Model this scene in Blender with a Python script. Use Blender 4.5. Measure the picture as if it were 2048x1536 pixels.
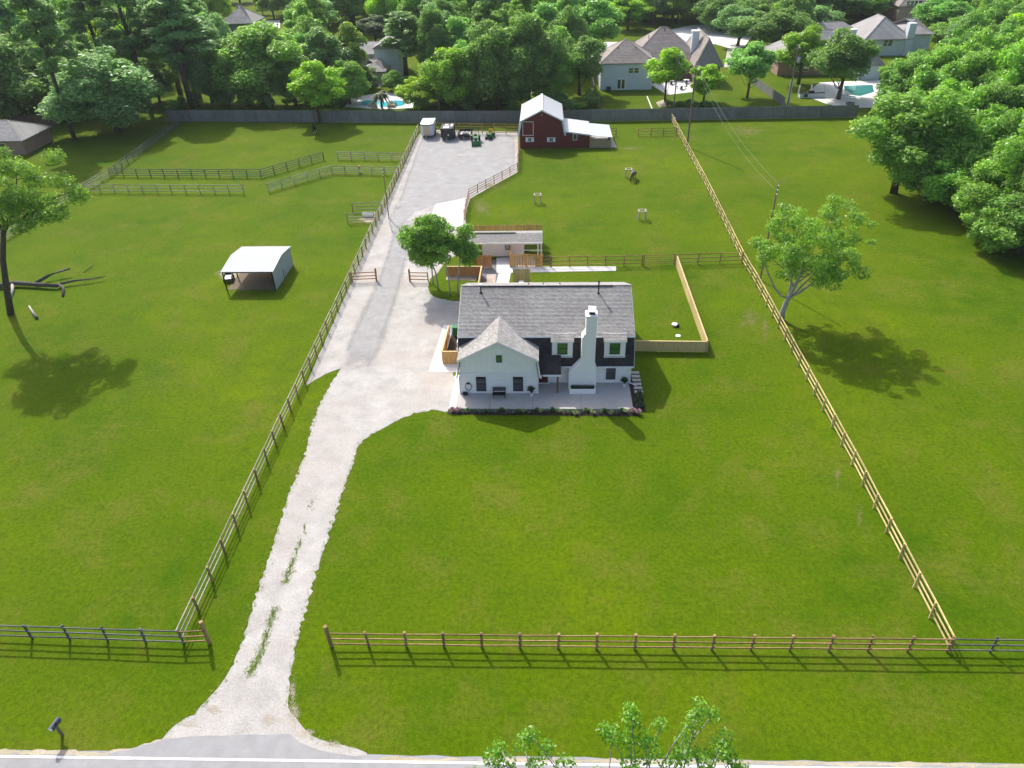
import bpy, bmesh, math, random
import numpy as np
from mathutils import Vector, Matrix, Euler
rad = math.radians
scene = bpy.context.scene
for o in list(bpy.data.objects): bpy.data.objects.remove(o)
COL = scene.collection

# ------------------------------------------------------------------ camera
FPX, PITCH, ROLL, YAW, CAMH = 1450.0, rad(34.6), rad(1.6), rad(2.9), 40.0
fw = Vector((-math.sin(YAW)*math.cos(PITCH), math.cos(YAW)*math.cos(PITCH), -math.sin(PITCH)))
rt0 = Vector((math.cos(YAW), math.sin(YAW), 0)); up0 = rt0.cross(fw)
rt = rt0*math.cos(ROLL) - up0*math.sin(ROLL)
up = rt.cross(fw)
cd = bpy.data.cameras.new('camera'); cam = bpy.data.objects.new('camera', cd); COL.objects.link(cam)
cam.matrix_world = Matrix(((rt.x, up.x, -fw.x, 0), (rt.y, up.y, -fw.y, 0), (rt.z, up.z, -fw.z, CAMH), (0, 0, 0, 1)))
cd.sensor_width = 36; cd.lens = 36*FPX/2048; cd.clip_start = 0.5; cd.clip_end = 3000
scene.camera = cam

# ------------------------------------------------------------------ light
SUN_AZ, SUN_EL = rad(118), rad(43.6)          # azimuth from +X, counter-clockwise
w = bpy.data.worlds.new('World'); scene.world = w; w.use_nodes = True
nt = w.node_tree; bg = nt.nodes['Background']
sky = nt.nodes.new('ShaderNodeTexSky'); sky.sky_type = 'NISHITA'; sky.sun_disc = False
sky.sun_elevation = SUN_EL; sky.sun_rotation = math.pi/2 - SUN_AZ
sky.air_density = .8; sky.dust_density = 3.5; sky.ozone_density = .4
nt.links.new(sky.outputs[0], bg.inputs[0]); bg.inputs[1].default_value = 0.15
sd = bpy.data.lights.new('sun', 'SUN'); sd.energy = 3.05; sd.angle = rad(0.55); sd.color = (1, .96, .9)
so = bpy.data.objects.new('sun', sd); COL.objects.link(so); so.location = (-60, 110, 90)
sdir = Vector((math.cos(SUN_AZ)*math.cos(SUN_EL), math.sin(SUN_AZ)*math.cos(SUN_EL), math.sin(SUN_EL)))
so.rotation_euler = sdir.to_track_quat('Z', 'Y').to_euler()
vs = scene.view_settings; vs.view_transform = 'Standard'; vs.look = 'None'; vs.exposure = 0.70; vs.gamma = 1
scene.render.engine = 'CYCLES'
scene.cycles.max_bounces = 6; scene.cycles.transparent_max_bounces = 8
scene.cycles.diffuse_bounces = 4

# ------------------------------------------------------------------ pixel -> world
def ray(px, py): return rt*((px-1024)/FPX) - up*((py-768)/FPX) + fw
def G(px, py, z=0.0):
    d = ray(px, py); t = (z-CAMH)/d.z
    return Vector((d.x*t, d.y*t, z))
def AY(px, py, Y):
    d = ray(px, py); t = Y/d.y
    return Vector((d.x*t, Y, CAMH+d.z*t))
def top_z(px, py, ytop):
    """height of a vertical thing standing at ground pixel (px,py) whose top shows at row ytop"""
    b = G(px, py); lo, hi = 0.0, 39.0
    for _ in range(40):
        m = (lo+hi)/2; v = Vector((b.x, b.y, m-CAMH))
        y = 768-FPX*v.dot(up)/v.dot(fw)
        if y > ytop: lo = m
        else: hi = m
    return lo

# ------------------------------------------------------------------ objects
WM = {}
def link(o, parent=None):
    COL.objects.link(o)
    WM[o] = o.matrix_basis.copy()
    if parent is not None:
        o.parent = parent; o.matrix_parent_inverse = WM[parent].inverted()
    return o
def tag(o, label=None, cat=None, group=None, kind=None):
    if label: o['label'] = label
    if cat: o['category'] = cat
    if group: o['group'] = group
    if kind: o['kind'] = kind
    return o
def thing(name, label, cat, loc=(0, 0, 0), group=None):
    o = bpy.data.objects.new(name, None); o.empty_display_size = .3
    o.matrix_basis = Matrix.Translation(Vector(loc)); link(o); return tag(o, label, cat, group)
def place(o, loc, rz=0.0):
    """move a thing that was built round the origin"""
    o.location = loc; o.rotation_euler = (0, 0, rz); return o
def kids(o, m={}):
    return [c for c in o.children]
def copy_tree(o, parent=None):
    c = o.copy(); COL.objects.link(c); c.parent = parent
    for ch in o.children: copy_tree(ch, c)
    return c
CACHE = {}
def mesh_of(key, build):
    if key not in CACHE: CACHE[key] = build()
    return CACHE[key]
def from_bm(name, bm, mat, smooth=False):
    me = bpy.data.meshes.new(name); bm.to_mesh(me); bm.free()
    if smooth:
        for p in me.polygons: p.use_smooth = True
    if mat: me.materials.append(mat)
    return me
def unit_cube(mat):
    def b():
        bm = bmesh.new(); bmesh.ops.create_cube(bm, size=1); return from_bm('box', bm, mat)
    return mesh_of(('cube', mat.name), b)
def unit_cyl(mat, n=10, r2=1.0):
    def b():
        bm = bmesh.new(); bmesh.ops.create_cone(bm, cap_ends=True, segments=n, radius1=1, radius2=r2, depth=1)
        me = from_bm('rod', bm, mat)
        for p in me.polygons: p.use_smooth = len(p.vertices) == 4
        return me
    return mesh_of(('cyl', mat.name, n, r2), b)
def obj(name, me, parent=None, M=None):
    o = bpy.data.objects.new(name, me)
    if M is not None: o.matrix_basis = M
    return link(o, parent)
def box(name, x0, x1, y0, y1, z0, z1, mat, parent=None):
    M = Matrix.Translation(((x0+x1)/2, (y0+y1)/2, (z0+z1)/2)) @ Matrix.Diagonal((abs(x1-x0), abs(y1-y0), abs(z1-z0), 1))
    return obj(name, unit_cube(mat), parent, M)
def frame_to(p0, p1, upv=(0, 0, 1)):
    p0 = Vector(p0); p1 = Vector(p1); d = p1-p0; L = d.length; z = d/L
    u = Vector(upv)
    if abs(z.dot(u.normalized())) > .999: u = Vector((0, 1, 0))
    x = u.cross(z).normalized(); y = z.cross(x)
    R = Matrix((x, y, z)).transposed().to_4x4()
    return Matrix.Translation((p0+p1)/2) @ R, L
def beam(name, p0, p1, wx, wy, mat, parent=None, upv=(0, 0, 1)):
    """bar from p0 to p1; wx is the width across (horizontal), wy the depth along upv"""
    M, L = frame_to(p0, p1, upv)
    return obj(name, unit_cube(mat), parent, M @ Matrix.Diagonal((wx, wy, L, 1)))
def rod(name, p0, p1, r, mat, parent=None, n=10, r2=1.0):
    M, L = frame_to(p0, p1)
    return obj(name, unit_cyl(mat, n, r2), parent, M @ Matrix.Diagonal((r, r, L, 1)))
def poly_mesh(name, verts, faces, mat, parent=None, smooth=False):
    me = bpy.data.meshes.new(name); me.from_pydata([tuple(v) for v in verts], [], faces); me.update()
    if mat: me.materials.append(mat)
    if smooth:
        for p in me.polygons: p.use_smooth = True
    return obj(name, me, parent)
def slab(name, quad, th, mat, parent=None, nrm=None):
    """a flat polygon given thickness th along its normal (downwards/inwards)"""
    q = [Vector(v) for v in quad]
    n = (q[1]-q[0]).cross(q[2]-q[0]).normalized() if nrm is None else Vector(nrm)
    k = len(q); vs_ = q+[v-n*th for v in q]
    fs = [tuple(range(k)), tuple(range(2*k-1, k-1, -1))]+[(i, i+k, (i+1) % k+k, (i+1) % k) for i in range(k)]
    return poly_mesh(name, vs_, fs, mat, parent)
def tube_bm(bm, pts, rs, n=7, cap=True):
    rings = []
    for i, p in enumerate(pts):
        p = Vector(p)
        d = (Vector(pts[min(i+1, len(pts)-1)])-Vector(pts[max(i-1, 0)])).normalized()
        a = Vector((1, 0, 0)) if abs(d.x) < .8 else Vector((0, 1, 0))
        x = d.cross(a).normalized(); y = d.cross(x)
        rings.append([bm.verts.new(p+(x*math.cos(2*math.pi*k/n)+y*math.sin(2*math.pi*k/n))*rs[i]) for k in range(n)])
    for a, b in zip(rings, rings[1:]):
        for k in range(n):
            f = bm.faces.new((a[k], a[(k+1) % n], b[(k+1) % n], b[k])); f.smooth = True
    if cap:
        bm.faces.new(rings[0][::-1]); bm.faces.new(rings[-1])
def tube(name, pts, rs, mat, parent=None, n=7):
    bm = bmesh.new(); tube_bm(bm, pts, rs if hasattr(rs, '__len__') else [rs]*len(pts), n)
    bmesh.ops.recalc_face_normals(bm, faces=bm.faces)
    return obj(name, from_bm(name, bm, mat), parent)

# ------------------------------------------------------------------ materials
def new_mat(name):
    m = bpy.data.materials.new(name); m.use_nodes = True
    return m, m.node_tree.nodes, m.node_tree.links, m.node_tree.nodes['Principled BSDF']
def col4(c, k=1.0): return (min(c[0]*k, 1), min(c[1]*k, 1), min(c[2]*k, 1), 1)
def N(ns, t, **kw):
    n = ns.new(t)
    for k, v in kw.items():
        if hasattr(n, k): setattr(n, k, v)
        else: n.inputs[k].default_value = v
    return n
def mixc(ns, ls, fac, a, b, mode='MIX'):
    n = ns.new('ShaderNodeMix'); n.data_type = 'RGBA'; n.blend_type = mode
    for i, v in ((0, fac), (6, a), (7, b)):
        if hasattr(v, 'links') or hasattr(v, 'is_output'): ls.new(v, n.inputs[i])
        else: n.inputs[i].default_value = v
    return n.outputs[2]
def noise(ns, ls, scale, detail=3, rough=.6, stretch=None, src=None):
    if src is None:
        g = ns.new('ShaderNodeNewGeometry'); src = g.outputs['Position']
    if stretch:
        mp = ns.new('ShaderNodeMapping'); mp.inputs['Scale'].default_value = stretch; ls.new(src, mp.inputs[0]); src = mp.outputs[0]
    t = N(ns, 'ShaderNodeTexNoise', Scale=scale, Detail=detail, Roughness=rough); ls.new(src, t.inputs['Vector'])
    return t.outputs['Fac']
def ramp(ns, ls, fac, a, b, ca=(0, 0, 0, 1), cb=(1, 1, 1, 1)):
    r = ns.new('ShaderNodeValToRGB'); r.color_ramp.elements[0].position = a; r.color_ramp.elements[1].position = b
    r.color_ramp.elements[0].color = ca; r.color_ramp.elements[1].color = cb
    ls.new(fac, r.inputs[0]); return r.outputs[0]
def bump(ns, ls, fac, dist, bsdf, strength=.6):
    b = ns.new('ShaderNodeBump'); b.inputs['Distance'].default_value = dist; b.inputs['Strength'].default_value = strength
    ls.new(fac, b.inputs['Height']); ls.new(b.outputs[0], bsdf.inputs['Normal'])
MATS = {}
def mat(name, c, rough=.7, var=.2, scale=3.0, stretch=None, objvar=0.0, dirt=None, dirt_amt=.4, dirt_scale=.8, bmp=0.0, metal=0.0, spec=.3):
    if name in MATS: return MATS[name]
    m, ns, ls, b = new_mat(name)
    f = noise(ns, ls, scale, 4, .65, stretch)
    out = mixc(ns, ls, ramp(ns, ls, f, .3, .7), col4(c, 1-var), col4(c, 1+var))
    if dirt is not None:
        g = noise(ns, ls, dirt_scale, 5, .7)
        k = N(ns, 'ShaderNodeMath', operation='MULTIPLY'); ls.new(ramp(ns, ls, g, .48, .72), k.inputs[0]); k.inputs[1].default_value = dirt_amt
        out = mixc(ns, ls, k.outputs[0], out, col4(dirt))
    if objvar:
        oi = ns.new('ShaderNodeObjectInfo')
        mr = N(ns, 'ShaderNodeMapRange'); ls.new(oi.outputs['Random'], mr.inputs[0]); mr.inputs[3].default_value = 1-objvar; mr.inputs[4].default_value = 1+objvar
        hs = ns.new('ShaderNodeHueSaturation'); ls.new(mr.outputs[0], hs.inputs['Value']); ls.new(out, hs.inputs['Color']); out = hs.outputs[0]
    ls.new(out, b.inputs['Base Color']); b.inputs['Roughness'].default_value = rough; b.inputs['Metallic'].default_value = metal
    b.inputs['Specular IOR Level'].default_value = spec
    if bmp: bump(ns, ls, f, bmp, b)
    MATS[name] = m; return m

# ================================================================== GROUND
random.seed(7); RNG = np.random.default_rng(7)
def grass_mat():
    m, ns, ls, b = new_mat('lawn_grass')
    big = noise(ns, ls, .045, 4, .55); med = noise(ns, ls, .33, 5, .6); fine = noise(ns, ls, 3.2, 5, .75); grain = noise(ns, ls, 14, 3, .8)
    c = mixc(ns, ls, ramp(ns, ls, big, .36, .64), (.050, .110, .001, 1), (.112, .170, .001, 1))
    c = mixc(ns, ls, ramp(ns, ls, med, .36, .66), c, (.084, .136, .003, 1))
    k = ns.new('ShaderNodeMath'); k.operation = 'MULTIPLY'; k.inputs[1].default_value = .7
    dry = noise(ns, ls, .16, 6, .72); ls.new(ramp(ns, ls, dry, .50, .70), k.inputs[0])
    c = mixc(ns, ls, k.outputs[0], c, (.135, .146, .018, 1))
    k2 = ns.new('ShaderNodeMath'); k2.operation = 'MULTIPLY'; k2.inputs[1].default_value = .6
    lush = noise(ns, ls, .11, 5, .65, stretch=(1, 1.3, 1)); ls.new(ramp(ns, ls, lush, .55, .72), k2.inputs[0])
    c = mixc(ns, ls, k2.outputs[0], c, (.043, .106, .002, 1))
    clo = noise(ns, ls, 1.1, 4, .7); k3 = ns.new('ShaderNodeMath'); k3.operation = 'MULTIPLY'; k3.inputs[1].default_value = .55; ls.new(ramp(ns, ls, clo, .54, .66), k3.inputs[0])
    c = mixc(ns, ls, k3.outputs[0], c, (.052, .110, .002, 1))
    fr = ramp(ns, ls, fine, .28, .72, (.66, .68, .6, 1), (1.30, 1.27, 1.5, 1)); c = mixc(ns, ls, 1.0, c, fr, 'MULTIPLY')
    gr = ramp(ns, ls, grain, .3, .7, (.62, .65, .6, 1), (1.35, 1.3, 1.5, 1)); c = mixc(ns, ls, 1.0, c, gr, 'MULTIPLY')
    ls.new(c, b.inputs['Base Color']); b.inputs['Roughness'].default_value = .9; b.inputs['Specular IOR Level'].default_value = .04
    bump(ns, ls, grain, .05, b, .7); return m
def gravel_mat(name, c0, c1, c2, fleck=(.45, .42, .36, 1)):
    m, ns, ls, b = new_mat(name)
    a = noise(ns, ls, .5, 6, .7); f = noise(ns, ls, 9, 4, .8); big = noise(ns, ls, .14, 4, .6)
    c = mixc(ns, ls, ramp(ns, ls, a, .35, .68), col4(c0), col4(c1)); c = mixc(ns, ls, ramp(ns, ls, big, .45, .75), c, col4(c2))
    c = mixc(ns, ls, 1.0, c, ramp(ns, ls, f, .3, .7, (.72, .71, .70, 1), (1.16, 1.16, 1.17, 1)), 'MULTIPLY')
    v = N(ns, 'ShaderNodeTexVoronoi', Scale=11.0); g = ns.new('ShaderNodeNewGeometry'); ls.new(g.outputs['Position'], v.inputs['Vector'])
    c = mixc(ns, ls, ramp(ns, ls, v.outputs['Distance'], .08, .2, (.45, .45, .45, 1), (0, 0, 0, 1)), c, fleck)
    ls.new(c, b.inputs['Base Color']); b.inputs['Roughness'].default_value = .95; b.inputs['Specular IOR Level'].default_value = .1
    bump(ns, ls, f, .04, b, .6); return m
M_GRASS = grass_mat()
M_GRAVEL = gravel_mat('pale_gravel', (.37, .358, .335), (.52, .507, .482), (.43, .39, .35))
M_YARD = gravel_mat('grey_gravel', (.31, .308, .305), (.41, .407, .40), (.35, .345, .34))
M_DIRT = gravel_mat('bare_dirt', (.42, .37, .27), (.54, .48, .37), (.34, .31, .18))
M_ROCK = gravel_mat('pebble_bed', (.42, .34, .28), (.55, .47, .4), (.36, .3, .26))
M_ASPH = mat('asphalt', (.30, .30, .303), .9, .10, 1.2, dirt=(.25, .25, .253), dirt_amt=.6, dirt_scale=.5, bmp=.01)
M_CONC = mat('concrete', (.64, .63, .62), .85, .05, 1.5, dirt=(.6, .59, .57), dirt_amt=.5, dirt_scale=.9, objvar=.03)
M_PATIO = mat('patio_concrete', (.43, .41, .385), .8, .06, 1.5, dirt=(.37, .355, .335), dirt_amt=.5, dirt_scale=.9, objvar=.03)
M_LINE = mat('road_paint', (.82, .82, .8), .7, .06, 4, dirt=(.45, .45, .45), dirt_amt=.5, dirt_scale=3)
M_MULCH = mat('mulch', (.035, .026, .02), .95, .5, 18, bmp=.04)
M_WATER = mat('pool_water', (.06, .48, .58), .08, .1, 1.5, spec=.5)

def jag(pts, step=.35, amp=.12, seed=0, closed=True):
    """subdivide a ground outline and roughen it"""
    r = random.Random(seed); out = []
    k = len(pts)
    for i in range(k if closed else k-1):
        a, b = Vector(pts[i]), Vector(pts[(i+1) % k]); L = (b-a).length; n = max(1, int(L/step))
        t = (b-a).normalized() if L > 0 else Vector((1, 0, 0)); nn = Vector((-t.y, t.x, 0))
        for j in range(n):
            o = (r.random()-.5)*2*amp+math.sin(i*7+j*step*2.1)*amp*.4
            out.append(a+(b-a)*(j/n)+(nn*o if j else Vector((0, 0, 0))))
    return out
def spline(pts, n=6):
    out = []; P = [Vector(p) for p in pts]; k = len(P)
    for i in range(k-1):
        p0, p1, p2, p3 = P[max(i-1, 0)], P[i], P[i+1], P[min(i+2, k-1)]
        for j in range(n):
            t = j/n
            out.append(.5*((2*p1)+(p2-p0)*t+(2*p0-5*p1+4*p2-p3)*t*t+(3*p1-p0-3*p2+p3)*t**3))
    out.append(P[-1]); return out
def sheet(name, pts, z, m, kind='structure', parent=None, soft=None):
    bm = bmesh.new(); f = bm.faces.new([bm.verts.new((p[0], p[1], z)) for p in pts])
    bmesh.ops.triangulate(bm, faces=[f]); bmesh.ops.recalc_face_normals(bm, faces=bm.faces)
    if sum(fc.normal.z for fc in bm.faces) < 0: bmesh.ops.reverse_faces(bm, faces=bm.faces)
    o = obj(name, from_bm(name, bm, m), parent)
    if kind: o['kind'] = kind
    return o
def gp(pix): return [G(*p) for p in pix]

# ground sheet: a grid, finer near the lot
bm = bmesh.new(); bmesh.ops.create_grid(bm, x_segments=40, y_segments=40, size=900)
o = obj('ground', from_bm('ground', bm, M_GRASS), None, Matrix.Translation((0, 250, 0))); o['kind'] = 'structure'

# road along the front
roadY = lambda x: 21.42+.009*x
rp = [(-160, 13.0, 0), (160, 15.4, 0), (160, roadY(160)-.02, 0), (-160, roadY(-160), 0)]
sheet('road', jag(rp, 1.2, .05, 3), .008, M_ASPH)
apron = gp([(215, 1508), (258, 1500), (300, 1488), (340, 1477), (420, 1471), (500, 1469), (580, 1468), (598, 1484), (625, 1496), (660, 1505), (700, 1511), (745, 1517)])
apron += [G(745, 1522), G(215, 1516)]
sheet('driveway_apron', jag(apron, .5, .05, 5), .013, M_ASPH)
shoulder_l = gp([(-40, 1494), (60, 1502), (130, 1500), (200, 1506), (300, 1486), (345, 1470), (330, 1482), (258, 1502), (210, 1512), (-40, 1508)])
sheet('dirt_shoulder', jag(shoulder_l, .3, .10, 6), .010, M_DIRT)
sh_r = [G(1480+40*i, 1522+.5*i+random.uniform(-2, 2)) for i in range(0, 18)]+[G(2170, 1536), G(1480, 1528)]
sheet('dirt_shoulder', jag(sh_r, .4, .08, 7), .010, M_DIRT)
sh_m = [G(760+45*i, 1515+random.uniform(-1, 3)+i*.4) for i in range(0, 17)]+[G(1480, 1529), G(760, 1521)]
sheet('dirt_shoulder', jag(sh_m, .4, .08, 17), .010, M_DIRT)
a, b_ = G(40, 1513), G(2300, 1536)
for nm, (p, q) in dict(road_edge_line=((-60, roadY(-60)-.30), (60, roadY(60)-.36))).items():
    x0, y0 = p; x1, y1 = q
    pts = [Vector((x0+(x1-x0)*i/120, y0+(y1-y0)*i/120, 0)) for i in range(121)]
    pts += [Vector((x1-(x1-x0)*i/120, y1-(y1-y0)*i/120-.14, 0)) for i in range(121)]
    sheet(nm, jag(pts, .5, .008, 9), .018, M_LINE)

# gravel drive and yard
left_edge = [(318, 1487), (345, 1455), (395, 1420), (440, 1370), (462, 1335), (480, 1290), (505, 1215), (527, 1150), (548, 1080), (575, 1000), (592, 955), (610, 905), (625, 850), (640, 805), (660, 770), (674, 748), (684, 733)]
strip = [(650, 748), (611, 772), (626, 738), (662, 655), (700, 571), (741, 475), (782, 388), (803, 343), (832, 278), (846, 258)]
top_edge = [(930, 262), (1036, 264), (1037, 300), (1036, 344), (985, 372), (940, 398), (930, 430), (934, 470), (925, 505), (893, 520), (876, 545), (860, 558), (856, 575), (863, 590), (885, 598), (925, 600)]
right_edge = [(925, 650), (905, 742), (912, 756), (898, 819), (870, 820), (835, 826), (800, 838), (770, 855), (740, 872), (718, 890), (705, 930), (688, 980), (670, 1030), (650, 1090), (632, 1150), (612, 1215), (597, 1270), (585, 1330), (578, 1380), (577, 1415), (592, 1436), (604, 1452), (622, 1470), (650, 1482), (685, 1490), (715, 1498), (735, 1508), (715, 1512), (660, 1506), (625, 1497), (598, 1492), (580, 1484), (420, 1486)]
outline = jag(spline(gp(left_edge), 3), .22, .15, 1, False)+jag(gp(strip), .5, .04, 2, False)+gp(top_edge)+jag(spline(gp(right_edge), 3), .22, .14, 4, False)
sheet('gravel_drive', outline, .009, M_GRAVEL)
# greyer compacted stone: the yard in front of the barn and the wheel lane towards the house
def soft_mat(src, name, amount=1.0):
    m = src.copy(); m.name = name; ns, ls = m.node_tree.nodes, m.node_tree.links
    b = ns['Principled BSDF']; out = ns['Material Output']
    at = ns.new('ShaderNodeAttribute'); at.attribute_name = 'rim'
    # coverage is all or nothing, stone by stone, so thin places show what lies below
    nz = noise(ns, ls, 1.1, 4, .65); fz = noise(ns, ls, 22, 2, .8)
    a1 = N(ns, 'ShaderNodeMath', operation='MULTIPLY_ADD'); ls.new(nz, a1.inputs[0]); a1.inputs[1].default_value = 1.1; ls.new(at.outputs['Fac'], a1.inputs[2])
    a2 = N(ns, 'ShaderNodeMath', operation='MULTIPLY_ADD'); ls.new(fz, a2.inputs[0]); a2.inputs[1].default_value = 2.2; ls.new(a1.outputs[0], a2.inputs[2])
    gt = N(ns, 'ShaderNodeMath', operation='GREATER_THAN'); ls.new(a2.outputs[0], gt.inputs[0]); gt.inputs[1].default_value = 2.0+(1-amount)*.55; f = gt.outputs[0]
    tr = ns.new('ShaderNodeBsdfTransparent'); mx = ns.new('ShaderNodeMixShader'); ls.new(f, mx.inputs[0]); ls.new(tr.outputs[0], mx.inputs[1]); ls.new(b.outputs[0], mx.inputs[2]); ls.new(mx.outputs[0], out.inputs[0])
    return m
def soft_sheet(name, pts, z, m, width):
    """sheet whose coverage thins out towards its outline (worn edge)"""
    c = sum((Vector(p) for p in pts), Vector())/len(pts); k = len(pts)
    inner = []
    for i, p in enumerate(pts):
        t = (Vector(pts[(i+1) % k])-Vector(pts[i-1])).normalized(); n = Vector((-t.y, t.x, 0)); inner.append(Vector(p)+n*width)
    area = sum(pts[i][0]*pts[(i+1) % k][1]-pts[(i+1) % k][0]*pts[i][1] for i in range(k))
    if area < 0: inner = [Vector(pts[i])*2-inner[i] for i in range(k)]
    bm = bmesh.new(); vo = [bm.verts.new((p[0], p[1], z)) for p in pts]; vi = [bm.verts.new((p[0], p[1], z)) for p in inner]
    for i in range(k): bm.faces.new((vo[i], vo[(i+1) % k], vi[(i+1) % k], vi[i]))
    f = bm.faces.new(vi); bmesh.ops.triangulate(bm, faces=[f]); bmesh.ops.recalc_face_normals(bm, faces=bm.faces)
    me = from_bm(name, bm, m); at = me.attributes.new('rim', 'FLOAT', 'POINT')
    for i in range(len(me.vertices)): at.data[i].value = 0.0 if i < k else 1.0
    o = obj(name, me); o['kind'] = 'structure'; return o
def soft_blob(name, x, y, rx, ry, s, z, m):
    """worn patch that thins out towards its rim"""
    c = G(x, y); k = 20; bm = bmesh.new(); cv = bm.verts.new((c.x, c.y, z)); rings = []
    for f in (.5, 1.0):
        rings.append([])
        for i in range(k):
            t = i*2*math.pi/k; p = G(x+rx*math.cos(t)*(1+.3*math.sin(2*t+s)+.15*math.sin(5*t+s*2)), y+ry*math.sin(t)*(1+.25*math.cos(3*t+s)))
            rings[-1].append(bm.verts.new((c.x+(p.x-c.x)*f, c.y+(p.y-c.y)*f, z)))
    for i in range(k):
        j = (i+1) % k; bm.faces.new((cv, rings[0][j], rings[0][i])); bm.faces.new((rings[0][i], rings[0][j], rings[1][j], rings[1][i]))
    bmesh.ops.recalc_face_normals(bm, faces=bm.faces)
    if sum(f.normal.z for f in bm.faces) < 0: bmesh.ops.reverse_faces(bm, faces=bm.faces)
    me = from_bm(name, bm, m); at = me.attributes.new('rim', 'FLOAT', 'POINT')
    for i in range(len(me.vertices)): at.data[i].value = .75 if i == 0 else (.5 if i <= k else -.15)
    o = obj(name, me); o['kind'] = 'structure'; return o
M_YARDS = soft_mat(M_YARD, 'grey_gravel_worn', .85)
M_DIRTS = soft_mat(M_DIRT, 'bare_dirt_worn')
M_GRASSS = soft_mat(M_GRASS, 'lawn_grass_thin', .55)
M_TANS = soft_mat(gravel_mat('tan_stone', (.36, .31, .24), (.46, .41, .33), (.36, .33, .22)), 'tan_stone_worn', .5)
M_PALES = soft_mat(M_GRAVEL, 'pale_gravel_worn')
M_DRYS = soft_mat(mat('dry_grass', (.2, .19, .06), .9, .3, 4, bmp=.03), 'dry_grass_worn', .3)
soft_sheet('grey_gravel_yard', gp([(846, 266), (930, 268), (1030, 270), (1032, 340), (980, 370), (932, 396), (880, 408), (830, 425), (790, 470), (775, 440), (800, 392), (822, 330)]), .014, M_YARDS, .7)
def ribbon(name, centre, z, m):
    """lane given as (px, py, half width in px): worn edges thin out"""
    L = spline([(x, y, h) for x, y, h in centre], 6); bm = bmesh.new(); rows = []
    for p in L: rows.append([bm.verts.new((*G(p.x+p.z*k, p.y).xy, z)) for k in (-1.35, -.6, .6, 1.35)])
    for a, b in zip(rows, rows[1:]):
        for k in range(3): bm.faces.new((a[k], a[k+1], b[k+1], b[k]))
    bmesh.ops.recalc_face_normals(bm, faces=bm.faces)
    if sum(f.normal.z for f in bm.faces) < 0: bmesh.ops.reverse_faces(bm, faces=bm.faces)
    me = from_bm(name, bm, m); at = me.attributes.new('rim', 'FLOAT', 'POINT'); n = len(L)
    for i in range(n):
        e = min(1, i/8, (n-1-i)/5+.3)
        for k in range(4): at.data[i*4+k].value = (-.1 if k in (0, 3) else .75)*e-.3*(1-e)
    o = obj(name, me); o['kind'] = 'structure'; return o
ribbon('grey_wheel_lane', [(705, 770, 34), (722, 715, 34), (742, 655, 32), (768, 592, 27), (786, 540, 22), (800, 490, 20), (818, 440, 24)], .019, M_YARDS)
for (x, y, rx, ry, s) in [(925, 310, 13, 4, 1), (912, 329, 7, 4, 2), (884, 335, 10, 4, 3), (822, 336, 6, 3, 4), (816, 347, 5, 4, 5), (811, 362, 5, 4, 6), (807, 372, 5, 4, 7), (803, 380, 5, 4, 8), (797, 410, 7, 11, 9)]:
    soft_blob('pale_gravel_patch', x, y, rx, ry, s, .024+.0003*s, M_PALES)
sheet('concrete_pad', gp([(872, 408), (930, 397), (927, 430), (925, 455), (880, 450), (862, 430)]), .029, M_CONC)
# bare patches on the lawns
for (x, y, rx, ry, s) in [(1495, 262, 35, 14, 1), (1262, 297, 26, 6, 2), (720, 442, 22, 9, 3), (1500, 640, 30, 26, 4), (965, 418, 28, 22, 5), (980, 372, 40, 10, 6), (1675, 950, 9, 30, 7), (1718, 1030, 8, 30, 8), (1530, 655, 10, 30, 9)]:
    soft_blob('dry_grass_patch', x, y, rx*1.5, ry*1.5, s, .012+.0004*s, M_DRYS)
for (x, y, rx, ry, s) in [(478, 553, 38, 14, 1), (735, 440, 16, 6, 2)]:
    soft_blob('bare_dirt_patch', x, y, rx*1.2, ry*1.2, s, .016+.0004*s, M_DIRTS)

sheet('shelter_floor', jag([Vector((-38.6, 78.2, 0)), Vector((-32.4, 78.0, 0)), Vector((-32.4, 85, 0)), Vector((-38.4, 85, 0))], .5, .15, 31), .02, mat('brown_floor', (.17, .135, .095), .95, .3, 3, bmp=.03))  # plain brown sheet over the grass inside the shelter
for (x, y, rx, ry, s) in [(590, 1425, 12, 40, 1), (586, 1380, 8, 40, 2), (612, 1468, 22, 14, 3), (660, 1490, 32, 10, 4), (380, 1450, 34, 10, 5), (430, 1420, 26, 14, 6), (540, 1440, 26, 18, 7)]:
    soft_blob('tan_stone_patch', x, y, rx*1.2, ry*1.2, s, .0105+.0003*s, M_TANS)
# concrete walks and patio round the house
walks = [('walk_slab', [(886, 652), (898, 650), (893, 742), (856, 743)], M_CONC), ]
sheet('concrete_walk', gp([(888, 650), (930, 650), (930, 745), (857, 744)]), .03, M_CONC)
sheet('concrete_walk', gp([(912, 750), (940, 750), (936, 819), (897, 819)]), .034, M_CONC)
sheet('concrete_walk', gp([(998, 545), (1022, 545), (1016, 575), (990, 575)]), .03, M_CONC)
sheet('concrete_walk', gp([(993, 516), (1068, 512), (1072, 545), (993, 546)]), .026, M_CONC)
sheet('concrete_walk', gp([(1068, 534), (1232, 533), (1232, 542), (1068, 545)]), .022, M_CONC)
sheet('paved_court', gp([(965, 520), (998, 520), (998, 575), (962, 575)]), .018, mat('dark_pavers', (.16, .16, .17), .9, .2, 6))
sheet('pebble_bed', gp([(974, 549), (992, 549), (990, 575), (972, 575)]), .04, M_ROCK)
sheet('pebble_bed', gp([(895, 547), (958, 547), (952, 562), (892, 560)]), .04, M_ROCK)
sheet('lawn_island', jag(spline(gp([(860, 560), (857, 575), (863, 590), (885, 598), (930, 600), (930, 560), (890, 556), (860, 560)]), 4), .4, .05, 12), .033, M_GRASS)
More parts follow.
